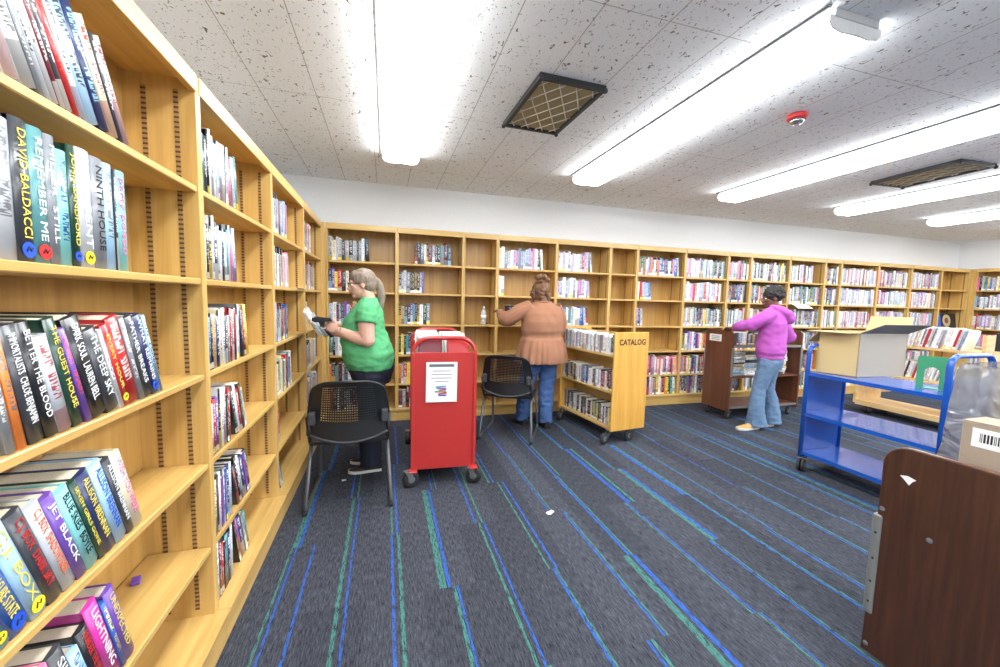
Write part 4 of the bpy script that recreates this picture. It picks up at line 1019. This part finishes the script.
def poly_bag():
    t = empty('plastic_bag', (1.90, .42, .7215), 0, 'large clear grey plastic bag standing behind the barcoded carton', 'bag')
    mb = MB(); N, K = 26, 22; rows = []
    for j in range(K+1):
        v = j/K; ring = []
        for i in range(N*4):
            side, f = divmod(i, N); f /= N
            hx0, hx1, hy0, hy1 = .05, .60, -.36, .485
            c = [(hx0, hy1-(hy1-hy0)*f), (hx0+(hx1-hx0)*f, hy0), (hx1, hy0+(hy1-hy0)*f), (hx1-(hx1-hx0)*f, hy1)][side]
            # the bag leans back and narrows to a fold at the top
            x = c[0]; y = c[1]*(1-.02*v)
            cx = .36; x = cx+(x-cx)*(1-.12*v**3)
            p = Vector((x, y, v*.475))
            nz = noise.noise(Vector((p.x*7, p.y*7, p.z*5)))*.018+noise.noise(p*19)*.007
            d = Vector((p.x-.36, p.y, 0)); d.normalize(); ring.append(p+d*nz*(.3+.7*min(1, 3*v)))
        rows.append(mb.verts(ring))
    n = N*4
    for A, Bq in zip(rows, rows[1:]):
        for k in range(n): k2 = (k+1) % n; mb.face((A+k, Bq+k, Bq+k2, A+k2), sm=True)
    mb.build('film', 'poly_bag', t)
poly_bag()

# ------------------------------------------------------------------ people
def hand(mb, Wr, F, N, S, curl=(.25, .35, .3), spread=.0, k=.92, thumb=.7):
    """Wr wrist, F towards the fingers, N out of the palm, S towards the thumb"""
    Wr, F = Vector(Wr), Vector(F).normalized(); S = Vector(S); S = (S-F*S.dot(F)).normalized(); N = F.cross(S)*(1 if F.cross(S).dot(Vector(N)) > 0 else -1)
    rot = Matrix((S, F, N)).transposed()
    mb.ball(Wr+F*.045*k, (.041*k, .054*k, .0165*k), 14, rot=rot)
    for i, (ln, off) in enumerate(((.066, .031), (.074, .0105), (.069, -.0105), (.054, -.030))):
        p = Wr+F*(.078-.006*abs(i-1))*k+S*off*k; a = 0; pts = [p-F*.02*k, p]
        for seg, c in zip((.45, .32, .23), curl):
            a += c+.04*i; d = F*math.cos(a)+N*math.sin(a)+S*spread*(1.5-i); p = p+d.normalized()*ln*seg*k; pts.append(p)
        mb.tube(pts, [.0088*k, .009*k, .0083*k, .0078*k, .0062*k], 8)
    p = Wr+F*.022*k+S*.03*k; pts = [p-S*.015*k, p]
    for seg, (f, s_, nn) in zip((.03, .028, .02), ((.6, thumb, .35), (.8, thumb*.5, .45), (.9, thumb*.2, .5))):
        p = p+(F*f+S*s_+N*nn).normalized()*seg*k; pts.append(p)
    mb.tube(pts, [.012*k, .0125*k, .0108*k, .0098*k, .0078*k], 8)
def head_mb(mb, c, fwd, up=(0, 0, 1), k=1.0):
    c = Vector(c); f = Vector(fwd).normalized(); u = Vector(up); u = (u-f*u.dot(f)).normalized(); s = f.cross(u)
    Q = Matrix((s, f, u)).transposed()
    P = lambda x, y, z: c+Q @ Vector((x*k, y*k, z*k))
    mb.ball(P(0, -.012, .026), (.073*k, .092*k, .088*k), 22, rot=Q)      # skull
    mb.ball(P(0, .022, -.03), (.058*k, .066*k, .082*k), 20, rot=Q)       # face
    mb.ball(P(0, .058, -.088), (.027*k, .026*k, .022*k), 12, rot=Q)      # chin
    mb.tube([P(0, .083, .012), P(0, .094, -.008), P(0, .107, -.028), P(0, .088, -.038)], [.008*k, .010*k, .014*k, .011*k], 8)   # nose
    mb.ball(P(.012, .088, -.034), .009*k, 8); mb.ball(P(-.012, .088, -.034), .009*k, 8)
    mb.tube([P(-.04, .07, .024), P(0, .084, .022), P(.04, .07, .024)], [.009*k, .01*k, .009*k], 8)     # brow
    mb.tube([P(-.018, .083, -.058), P(0, .089, -.057), P(.018, .083, -.058)], [.006*k, .009*k, .006*k], 8)
    for sx in (-1, 1):
        mb.ball(P(sx*.043, .055, -.02), (.02*k, .02*k, .018*k), 10)      # cheek
        mb.ball(P(sx*.074, -.012, -.008), (.008*k, .02*k, .031*k), 10, rot=Q)  # ear
    return P, Q
def face_bits(P, Q, t, k=1.0, glasses=False):
    for sx in (-1, 1):
        MB().ball(P(sx*.029, .070, .003), (.0125*k, .011*k, .009*k), 12, rot=Q).build('eye', 'eye_white', t)
        MB().ball(P(sx*.029, .0795, .003), (.0055*k, .0035*k, .0055*k), 10, rot=Q).build('iris', 'eye_dark', t)
    MB().tube([P(-.023, .082, -.060), P(0, .094, -.058), P(.023, .082, -.060)], [.003*k, .0055*k, .003*k], 8).build('mouth', 'lips', t)
    if glasses:
        mb = MB()
        for sx in (-1, 1):
            mb.tube([P(sx*.031+.024*math.cos(a), .098, .004+.019*math.sin(a)) for a in [2*PI*q/16 for q in range(16)]], .0016, 5, closed=True)
            mb.tube([P(sx*.055, .098, .008), P(sx*.076, .07, .008), P(sx*.08, -.01, .004)], .0016, 5)
        mb.tube([P(-.008, .098, .006), P(.008, .098, .006)], .0016, 5)
        mb.build('glasses', 'ink', t)
def shoe(t, p, d, L=.25, up='shoe_black', sole='rubber', k=1.0):
    d = Vector(d).normalized(); s = Vector((d.y, -d.x, 0)); p = Vector(p)
    Q = Matrix((s, d, Vector((0, 0, 1)))).transposed().to_4x4(); Q.translation = p
    secs = [(-.075, .032, .075), (-.06, .036, .085), (-.02, .036, .08), (.03, .041, .062), (.08, .046, .048), (.12, .043, .040), (.15, .03, .030), (.165, .014, .022)]
    mb = MB(); rr_ = []
    for y, w_, h in secs:
        rr_.append(mb.verts([Q @ Vector((w_*k*math.cos(a), y*k*L/.24, .012+max(0, math.sin(a))*(h-.012)*k)) for a in [PI*q/10-.0 for q in range(11)]]))
    for A, Bq in zip(rr_, rr_[1:]):
        for q in range(10): mb.face((A+q, A+q+1, Bq+q+1, Bq+q), sm=True)
        mb.face((A+10, A, Bq, Bq+10))
    mb.face([rr_[0]+q for q in range(11)][::-1]); mb.face([rr_[-1]+q for q in range(11)])
    o = mb.build('shoe', up, t)
    out = []
    for y, w_, h in secs: out.append((w_*1.06*k, y*k*L/.24))
    poly = [(a, b_) for a, b_ in out]+[(-a, b_) for a, b_ in reversed(out)]
    MB().prism(poly, .001, .022*k, 'Z', mat=Q).build('sole', sole, o)
def limb(mb, pts, rs, n=14): return mb.tube(pts, rs, n)
def smooth_path(pts, rs, n=5):
    P = [Vector(p) for p in pts]; out = []; ro = []
    for i in range(len(P)-1):
        p0, p1, p2, p3 = P[max(0, i-1)], P[i], P[i+1], P[min(len(P)-1, i+2)]
        for q in range(n):
            s = q/n; out.append(.5*((2*p1)+(-p0+p2)*s+(2*p0-5*p1+4*p2-p3)*s*s+(-p0+3*p1-3*p2+p3)*s**3)); ro.append(rs[i]*(1-s)+rs[i+1]*s)
    out.append(P[-1]); ro.append(rs[-1]); return out, ro
def L2(mb, pts, rs, n=14, k=5): a, b_ = smooth_path(pts, rs, k); return mb.tube(a, b_, n)

def person_green():
    t = empty('person', (-.13, 3.28, 0), R(90), 'person in a green t-shirt with a grey ponytail, sorting books at the side bookcase', 'person')
    mb = MB(); P, Q = head_mb(mb, (0, .052, 1.476), (0, 1, -.12), k=.97)
    L2(mb, [(0, -.01, 1.30), (0, .005, 1.38), (0, .03, 1.43)], [.066, .056, .055])
    mb.rings([(0, -.02, .74, .15, .11), (0, 0, .9, .19, .155), (0, .01, 1.0, .18, .15), (0, .02, 1.14, .17, .13), (0, .01, 1.24, .165, .105), (0, 0, 1.31, .15, .075), (0, -.005, 1.355, .08, .055)], 24)
    for s in (-1, 1):
        el = (s*.225, -.0, 1.06); wr = (s*.12, .215, 1.125)
        if s > 0: wr = (.05, .25, 1.09)
        L2(mb, [(s*.165, 0, 1.30), (s*.205, .01, 1.22), el], [.062, .063, .052])
        mb.ball(el, .053, 14); L2(mb, [el, ((el[0]+wr[0])/2+s*.01, (el[1]+wr[1])/2-.0, (el[2]+wr[2])/2-.008), wr], [.053, .044, .029])
        for a_, b_ in (((s*.085, -.02, .80), (s*.085, 0, .45)),): L2(mb, [a_, b_, (s*.085, -.02, .09)], [.085, .062, .042])
        limb(mb, [(s*.085, -.02, .09), (s*.085, -.02, .05), (s*.085, .05, .035)], [.042, .036, .03])
    hand(mb, (-.12, .215, 1.125), (.05, .9, .35), (.9, 0, -.2), (-.1, -.2, .9), curl=(.6, .7, .5))
    hand(mb, (.05, .25, 1.09), (-.35, .9, .2), (-.6, -.2, .7), (-.3, -.2, .9), curl=(.4, .5, .3))
    fuse(mb, 'body', 'skin_light', t, .0055, 5)
    face_bits(P, Q, t, glasses=True)
    # shirt
    mb = MB()
    mb.rings([(0, -.012, .815, .215, .172), (0, -.005, .87, .225, .192), (0, .003, .95, .224, .198), (0, .02, 1.03, .208, .185), (0, .036, 1.12, .2, .165), (0, .03, 1.2, .195, .150), (0, .012, 1.27, .188, .122), (0, 0, 1.325, .165, .09), (0, -.008, 1.36, .105, .066), (0, -.01, 1.375, .075, .058)], 32)
    for s in (-1, 1): L2(mb, [(s*.13, 0, 1.32), (s*.19, .005, 1.27), (s*.215, .012, 1.185)], [.07, .078, .077])
    fuse(mb, 'shirt', 'green_shirt', t, .007, 5, .011, 8, 3, 1.9)
    mb = MB()
    mb.rings([(0, -.025, .70, .17, .14), (0, -.02, .80, .205, .175), (0, -.015, .88, .21, .178), (0, -.01, .93, .20, .165)], 28)
    for s in (-1, 1): L2(mb, [(s*.095, -.03, .78), (s*.095, -.01, .45), (s*.088, -.02, .045)], [.115, .085, .082])
    fuse(mb, 'trousers', 'navy_trousers', t, .009, 4, .006, 10, 5)
    for s in (-1, 1): shoe(t, (s*.088, -.02, .001), (s*.05, 1, 0), k=1.0, up='shoe_black', sole='shoe_sole')
    # hair: swept back cap and a ponytail
    mb = MB()
    mb.ball(P(0, -.022, .040), (.083, .095, .087), 24, rot=Q); mb.ball(P(0, .03, .068), (.066, .052, .046), 18, rot=Q); mb.ball(P(0, -.055, -.01), (.072, .058, .065), 18, rot=Q)
    L2(mb, [P(0, -.09, .03), P(0, -.118, .02), P(.0, -.138, -.03), P(.0, -.140, -.11), P(-.005, -.128, -.19), P(-.005, -.122, -.235)], [.022, .026, .031, .032, .024, .009])
    fuse(mb, 'hair', 'hair_ash', t, .006, 4, .0035, 60, 1, .35)
    MB().tube([P(.026*math.cos(a), -.108, .027+.026*math.sin(a)) for a in [2*PI*q/14 for q in range(14)]], .006, 6, closed=True).build('hair_tie', 'eye_dark', t)
    MB().tube([(-.135+.034*math.cos(a), .19, 1.118+.034*math.sin(a)) for a in [2*PI*q/16 for q in range(16)]], .004, 6, closed=True).build('bracelet', 'grey_metal', t)
    return t
person_green()
def frame_at(o, d, up=(0, 0, 1)):
    y = Vector(d).normalized(); x = y.cross(Vector(up)).normalized(); z = x.cross(y); m = Matrix((x, y, z)).transposed().to_4x4(); m.translation = Vector(o); return m
# scanner and books held by the person in green   (world coordinates)
t = empty('barcode_scanner', (-.45, 3.145, 1.205), R(90), 'black handheld scanner in the hand of the person in green', 'scanner')
MB().prism([(-.07, -.012), (.045, -.02), (.065, -.012), (.068, .012), (.03, .02), (-.06, .012)], -.026, .026, 'X').build('body', 'black_plastic', t, bevel=.005)
MB().prism([(-.015, -.05), (.012, -.055), (.02, -.016), (-.02, -.014)], -.014, .014, 'X').build('grip', 'black_plastic', t, bevel=.004)
for (loc, rot, sz, col, lab) in (((-.475, 3.23, 1.075), (R(12), R(-28), R(0)), (.028, .15, .215), 'white', 'white book held upright behind the black scanner'),
        ((-.435, 3.25, 1.065), (R(4), R(-34), R(0)), (.022, .15, .205), 'silver', 'silver book held against the white one by the person in green'),
        ((-.40, 3.28, 1.06), (R(0), R(-40), R(0)), (.02, .14, .20), 'charcoal', 'dark book held nearest the chest of the person in green')):
    KSEED[0] += 1; mb = MB(); book_faces(mb, *sz, col, (120, 130, 140), KSEED[0], None)
    q = mb.build('book', ['book_cover_plain', 'pages']); q.location = loc; q.rotation_euler = Euler(rot); tag(q, lab, 'book', 'books in the hands of the person in green')

def person_rust():
    t = empty('person', (1.635, 3.97, 0), R(6), 'person in a rust cardigan and blue jeans reaching into the back shelves', 'person')
    mb = MB(); fw = (-.75, .65, -.05); P, Q = head_mb(mb, (-.035, .02, 1.475), fw)
    L2(mb, [(0, -.01, 1.32), (-.01, 0, 1.39), (-.03, .01, 1.43)], [.066, .056, .055])
    mb.rings([(.0, 0, .72, .17, .13), (0, 0, .85, .20, .15), (0, 0, 1.0, .17, .13), (0, 0, 1.15, .18, .125), (0, 0, 1.26, .18, .11), (0, 0, 1.33, .15, .08), (0, 0, 1.37, .08, .055)], 24)
    eL, wL = (-.37, .10, 1.17), (-.375, .33, 1.245); eR, wR = (.25, .06, 1.08), (.12, .28, 1.12)
    L2(mb, [(-.17, 0, 1.31), (-.29, .04, 1.25), eL], [.055, .05, .045]); L2(mb, [eL, (-.375, .21, 1.205), wL], [.045, .038, .028])
    L2(mb, [(.17, 0, 1.31), (.22, .02, 1.2), eR], [.055, .05, .045]); L2(mb, [eR, (.2, .17, 1.1), wR], [.045, .038, .028])
    hand(mb, wL, (-.15, .9, .25), (.2, 0, -1), (.9, .1, .2), curl=(.35, .4, .3)); hand(mb, wR, (-.5, .8, .2), (-.3, 0, -1), (-.6, .0, .5), curl=(.4, .4, .3))
    hips = ((-.10, 0), (.10, 0)); ank = ((-.155, .13), (.05, -.05))
    for (hx, hy), (ax, ay) in zip(hips, ank):
        L2(mb, [(hx, hy, .80), ((hx+ax)/2, (hy+ay)/2+.02, .45), (ax, ay, .09)], [.1, .065, .042]); limb(mb, [(ax, ay, .09), (ax, ay, .05), (ax-.02, ay+.06, .035)], [.042, .036, .03])
    fuse(mb, 'body', 'skin_brown', t, .0055, 5); face_bits(P, Q, t, glasses=True)
    mb = MB()   # cardigan with gathered peplum
    secs = [(.0, 0, .72, .300, .225), (0, 0, .80, .285, .212), (0, 0, .90, .262, .192), (0, 0, .97, .240, .172), (0, 0, .995, .220, .152), (0, 0, 1.02, .220, .152), (0, 0, 1.06, .238, .168), (0, 0, 1.16, .238, .165), (0, 0, 1.25, .232, .145), (0, 0, 1.315, .20, .11), (0, 0, 1.355, .125, .08), (-.005, 0, 1.378, .085, .066)]
    b0 = len(mb.v); mb.rings(secs, 72)
    for i, v in enumerate(mb.v[b0:]):
        x, y, z = v
        if z < .985: a = math.atan2(y, x); g = 1+.05*min(1, (.99-z)/.12)*math.sin(a*19+math.sin(a*3)*2); mb.v[b0+i] = (x*g, y*g, z)
    L2(mb, [(-.14, 0, 1.315), (-.28, .035, 1.25), (-.365, .085, 1.185), (-.395, .14, 1.175)], [.078, .088, .086, .066]); L2(mb, [(-.385, .10, 1.175), (-.385, .20, 1.205), (-.378, .29, 1.235)], [.074, .062, .045])
    L2(mb, [(.14, 0, 1.315), (.215, .015, 1.21), (.255, .05, 1.08)], [.078, .084, .074]); L2(mb, [(.25, .06, 1.08), (.2, .17, 1.1), (.14, .25, 1.12)], [.074, .06, .045])
    mb.ball((-.39, .12, 1.175), .074, 16); mb.ball((.253, .055, 1.08), .076, 16)
    fuse(mb, 'cardigan', 'rust_knit', t, .0075, 3, .010, 5.5, 8, .8)
    MB().tube([(.092*math.cos(a)-.006, .07*math.sin(a), 1.377+.006*math.sin(a)) for a in [2*PI*q/24 for q in range(24)]], .009, 8, closed=True).build('neckband', 'rust_knit', t)
    mb = MB(); mb.rings([(.0, 0, .68, .17, .13), (0, 0, .78, .205, .155), (0, 0, .86, .20, .15)], 24)
    for (hx, hy), (ax, ay) in zip(hips, ank): L2(mb, [(hx, hy, .78), ((hx+ax)/2, (hy+ay)/2+.02, .45), (ax, ay, .05)], [.118, .086, .076])
    fuse(mb, 'jeans', 'blue_jeans', t, .009, 3, .010, 14, 2, 1.8)
    for (ax, ay) in ank: shoe(t, (ax, ay, .001), (-.25 if ax < 0 else .1, 1, 0), up='shoe_black', sole='rubber')
    rr2 = random.Random(2); mb = MB()   # pinned-up curls
    mb.ball(P(0, -.015, .034), (.082, .099, .094), 20, rot=Q)
    for q in range(30):
        a = rr2.uniform(0, 2*PI); c = P(0, -.03, .085)+Vector((.05*math.cos(a), .05*math.sin(a), rr2.uniform(-.06, .07)))
        pts = [c+Vector((.022*math.cos(b_+a)*1.1, .022*math.sin(b_+a), .01*b_)) for b_ in [k_*.9 for k_ in range(5)]]; mb.tube(pts, .013, 7)
    for q in range(16):
        a = 2*PI*q/16; c = P(.07*math.cos(a), -.04+.03*math.sin(a), -.02+.05*math.sin(a*2)); mb.ball(c, .026, 8)
    for q in range(10):
        a = 2*PI*q/10; mb.ball(P(.045*math.cos(a), -.035+.035*math.sin(a), .105), .026, 8)
    L2(mb, [P(.03, -.08, 0), P(.01, -.095, -.05), P(0, -.085, -.10)], [.03, .026, .012]); L2(mb, [P(-.055, .05, .03), P(-.075, .05, -.02), P(-.07, .045, -.07)], [.014, .012, .006])
    fuse(mb, 'hair', 'hair_brown', t, .006, 2, .004, 45, 4)
    return t
person_rust()
def person_pink():
    t = empty('person', (4.22, 3.42, 0), R(35), 'person in a pink hooded top and flared jeans holding the brown cart', 'person')
    mb = MB(); fw = (-.35, .9, -.1); P, Q = head_mb(mb, (0, .03, 1.478), fw, k=.98)
    L2(mb, [(0, -.01, 1.31), (0, 0, 1.38), (0, .015, 1.43)], [.06, .05, .05])
    mb.rings([(0, 0, .72, .15, .11), (0, 0, .84, .145, .105), (0, 0, 1.0, .14, .10), (0, 0, 1.15, .15, .105), (0, 0, 1.26, .16, .10), (0, 0, 1.33, .13, .07), (0, 0, 1.365, .07, .05)], 24)
    eL, wL = (-.19, .20, 1.17), (-.045, .385, 1.115); eR, wR = (.36, -.15, 1.03), (.33, .0, .91)
    L2(mb, [(-.16, 0, 1.31), (-.19, .09, 1.24), eL], [.05, .046, .04]); L2(mb, [eL, (-.12, .3, 1.14), wL], [.04, .034, .025])
    L2(mb, [(.16, 0, 1.31), (.27, -.07, 1.18), eR], [.05, .046, .04]); L2(mb, [eR, (.35, -.07, .965), wR], [.04, .034, .025])
    hand(mb, wL, (.35, .8, .02), (0, 0, -1), (.8, -.3, .0), curl=(.3, .5, .5)); hand(mb, wR, (-.5, .8, -.2), (-.6, -.3, -.5), (.1, .3, .9), curl=(.5, .6, .4))
    hips = ((-.085, 0), (.085, 0)); ank = ((-.185, .075), (.075, -.04)); fd = (-.80, .62, 0)
    for (hx, hy), (ax, ay) in zip(hips, ank):
        L2(mb, [(hx, hy, .80), ((hx+ax)/2, (hy+ay)/2+.03, .46), (ax, ay, .09)], [.088, .058, .036]); limb(mb, [(ax, ay, .09), (ax, ay, .05), (ax-.05, ay+.04, .035)], [.036, .032, .028])
    fuse(mb, 'body', 'skin_brown', t, .0055, 5); face_bits(P, Q, t, .98)
    mb = MB()
    mb.rings([(0, 0, .80, .174, .136), (0, 0, .835, .174, .134), (0, 0, .87, .188, .148), (0, 0, .98, .182, .142), (0, 0, 1.1, .182, .138), (0, 0, 1.2, .19, .136), (0, 0, 1.28, .19, .12), (0, -.005, 1.33, .16, .095), (0, -.005, 1.37, .09, .07)], 32)
    L2(mb, [(-.13, 0, 1.31), (-.185, .08, 1.245), (-.195, .19, 1.175)], [.078, .076, .068]); L2(mb, [(-.195, .19, 1.175), (-.14, .29, 1.145), (-.065, .365, 1.12)], [.072, .062, .046])
    L2(mb, [(.13, 0, 1.31), (.26, -.065, 1.19), (.36, -.145, 1.03)], [.078, .076, .068]); L2(mb, [(.36, -.15, 1.03), (.35, -.07, .965), (.335, -.02, .925)], [.068, .06, .045])
    mb.ball((-.195, .19, 1.175), .074, 16); mb.ball((.36, -.148, 1.03), .069, 16)
    # hood lying on the back
    L2(mb, [(-.095, .03, 1.385), (-.11, -.05, 1.36), (-.05, -.13, 1.31), (.03, -.135, 1.30), (.105, -.06, 1.35), (.09, .03, 1.385)], [.024, .036, .045, .045, .036, .024])
    L2(mb, [(-.04, -.12, 1.31), (0, -.155, 1.245), (.03, -.155, 1.22)], [.05, .05, .032])
    fuse(mb, 'hooded_top', 'pink_fleece', t, .0075, 4, .011, 7, 12, 1.4)
    mb = MB(); mb.rings([(0, 0, .68, .145, .115), (0, 0, .78, .165, .13), (0, 0, .87, .158, .12), (0, 0, .91, .155, .118)], 24)
    for (hx, hy), (ax, ay) in zip(hips, ank):
        L2(mb, [(hx, hy, .78), ((hx+ax)/2, (hy+ay)/2+.03, .46), (ax, ay, .25), (ax+.01, ay-.01, .045)], [.105, .074, .078, .112])
    fuse(mb, 'jeans', 'light_jeans', t, .008, 3, .007, 14, 6, 1.6)
    for (ax, ay) in ank: shoe(t, (ax-.05, ay+.035, .001), fd, L=.26, up='shoe_tan', sole='shoe_sole', k=1.05)
    rr2 = random.Random(9); mb = MB(); mb.ball(P(0, -.015, .036), (.084, .10, .09), 20, rot=Q)
    for q in range(90):
        a, b_ = rr2.uniform(0, 2*PI), rr2.uniform(-.35, 1.3); c = P(.078*math.cos(a)*math.cos(b_), -.025+.09*math.sin(a)*math.cos(b_), .034+.088*math.sin(b_))
        if math.sin(a) > .75 and b_ < .5: continue
        mb.ball(c+(c-P(0, -.02, .03)).normalized()*rr2.uniform(0, .018), rr2.uniform(.011, .02), 8)
    mb.ball(P(0, -.03, .118), (.045, .045, .035), 12)
    fuse(mb, 'hair', 'hair_black', t, .0055, 1, .007, 60, 7)
    return t
person_pink()

# ------------------------------------------------------------------ small things
tag(MB().box((-.70, 3.30, SH[1]+.001), (-.625, 3.56, SH[1]+.0025)).build('paper_sheet', 'paper', None), 'white sheet lying on a side-wall shelf and poking past its edge', 'paper')
t = empty('water_bottle', (1.13, 4.60, SH[2]), 0, 'small clear water bottle standing alone on a back row shelf', 'bottle')
MB().lathe([(.028, .001), (.032, .01), (.032, .05), (.029, .058), (.032, .066), (.032, .12), (.029, .15), (.016, .178), (.0125, .185), (.0125, .195)], n=24).build('body', 'bottle_clear', t)
MB().lathe([(.0326, .07), (.0326, .115)], n=24).build('paper_label', 'ink_white', t)
MB().lathe([(.0145, .193), (.0145, .212), (.012, .214)], n=18).build('cap', 'bottle_cap', t)
o = MB().box((-.012, -.02, 0), (.012, .02, .012)).build('eraser', 'ink_purple', None, bevel=.003, loc=(-.80, 1.52, SH[4]+.001), rot=(0, 0, R(20))); tag(o, 'small purple eraser left on an empty lower shelf of the nearest bookcase', 'eraser')
def crumple(name, loc, w_, d_, rz, label, cat='paper', mat='paper', amp=.012, curl=0):
    mb = MB(); NX, NY = 12, 10
    def Q(i, j, dz=0):
        x, y = (i/NX-.5)*w_, (j/NY-.5)*d_
        return (x, y, .003+amp*max(0, .5+noise.noise(Vector((x*30+loc[0], y*30+loc[1], 0))))+curl*(j/NY)**2+dz)
    for i in range(NX):
        for j in range(NY):
            o = mb.verts([Q(i, j), Q(i+1, j), Q(i+1, j+1), Q(i, j+1)]); mb.face((o, o+1, o+2, o+3), sm=True)
    o = mb.build(name, mat, None, loc=loc, rot=(0, 0, R(rz))); md = o.modifiers.new('s', 'SOLIDIFY'); md.thickness = .001
    return tag(o, label, cat)
crumple('paper_scrap', (1.03, 2.26, 0), .055, .03, 30, 'small white paper scrap on the carpet between the carts', amp=.014)
crumple('paper_scrap', (-.30, 3.05, 0), .03, .025, 10, 'tiny white paper scrap on the carpet under the nearer chair', amp=.008)
# sheet hanging over a shelf edge in the back row
def shelf_sheet(x, z, w_, label):
    t = empty('paper_sheet', (x, 4.503, z), 0, label, 'paper'); mb = MB()
    pts = [(.12, .002), (0, .002), (-.03, -.004), (-.09, -.03), (-.14, -.065)]
    for a, b_ in zip(pts, pts[1:]):
        o = mb.verts([(0, a[0], a[1]), (w_, a[0], a[1]), (w_, b_[0], b_[1]), (0, b_[0], b_[1])]); mb.face((o, o+1, o+2, o+3), sm=True)
    mb.build('sheet', 'paper', t).modifiers.new('s', 'SOLIDIFY').thickness = .0012
shelf_sheet(5.84, SH[1], .30, 'white sheet of paper hanging over a back shelf beside the pink hooded top')
# face-out picture book and magazines in the last bays
t = empty('picture_book', (9.36, 4.56, SH[2]+.001), 0, 'wide dark picture book with a gold round design, shown face out in the far bay', 'book', rot=(R(-8), 0, 0))
MB().box((0, 0, 0), (.62, .018, .26)).build('cover', 'ink', t, bevel=.002)
MB().box((.01, -.001, .01), (.20, 0, .25)).build('blue_panel', 'ink_blue', t)
MB().lathe([(.11, 0), (.11, -.0015)], c=(.36, 0, .13), axis='Y', n=28).build('gold_disc', 'filter_shadow', t)
MB().lathe([(.055, -.0015), (.055, -.003)], c=(.36, 0, .13), axis='Y', n=20).build('dark_centre', 'brown_wood', t)
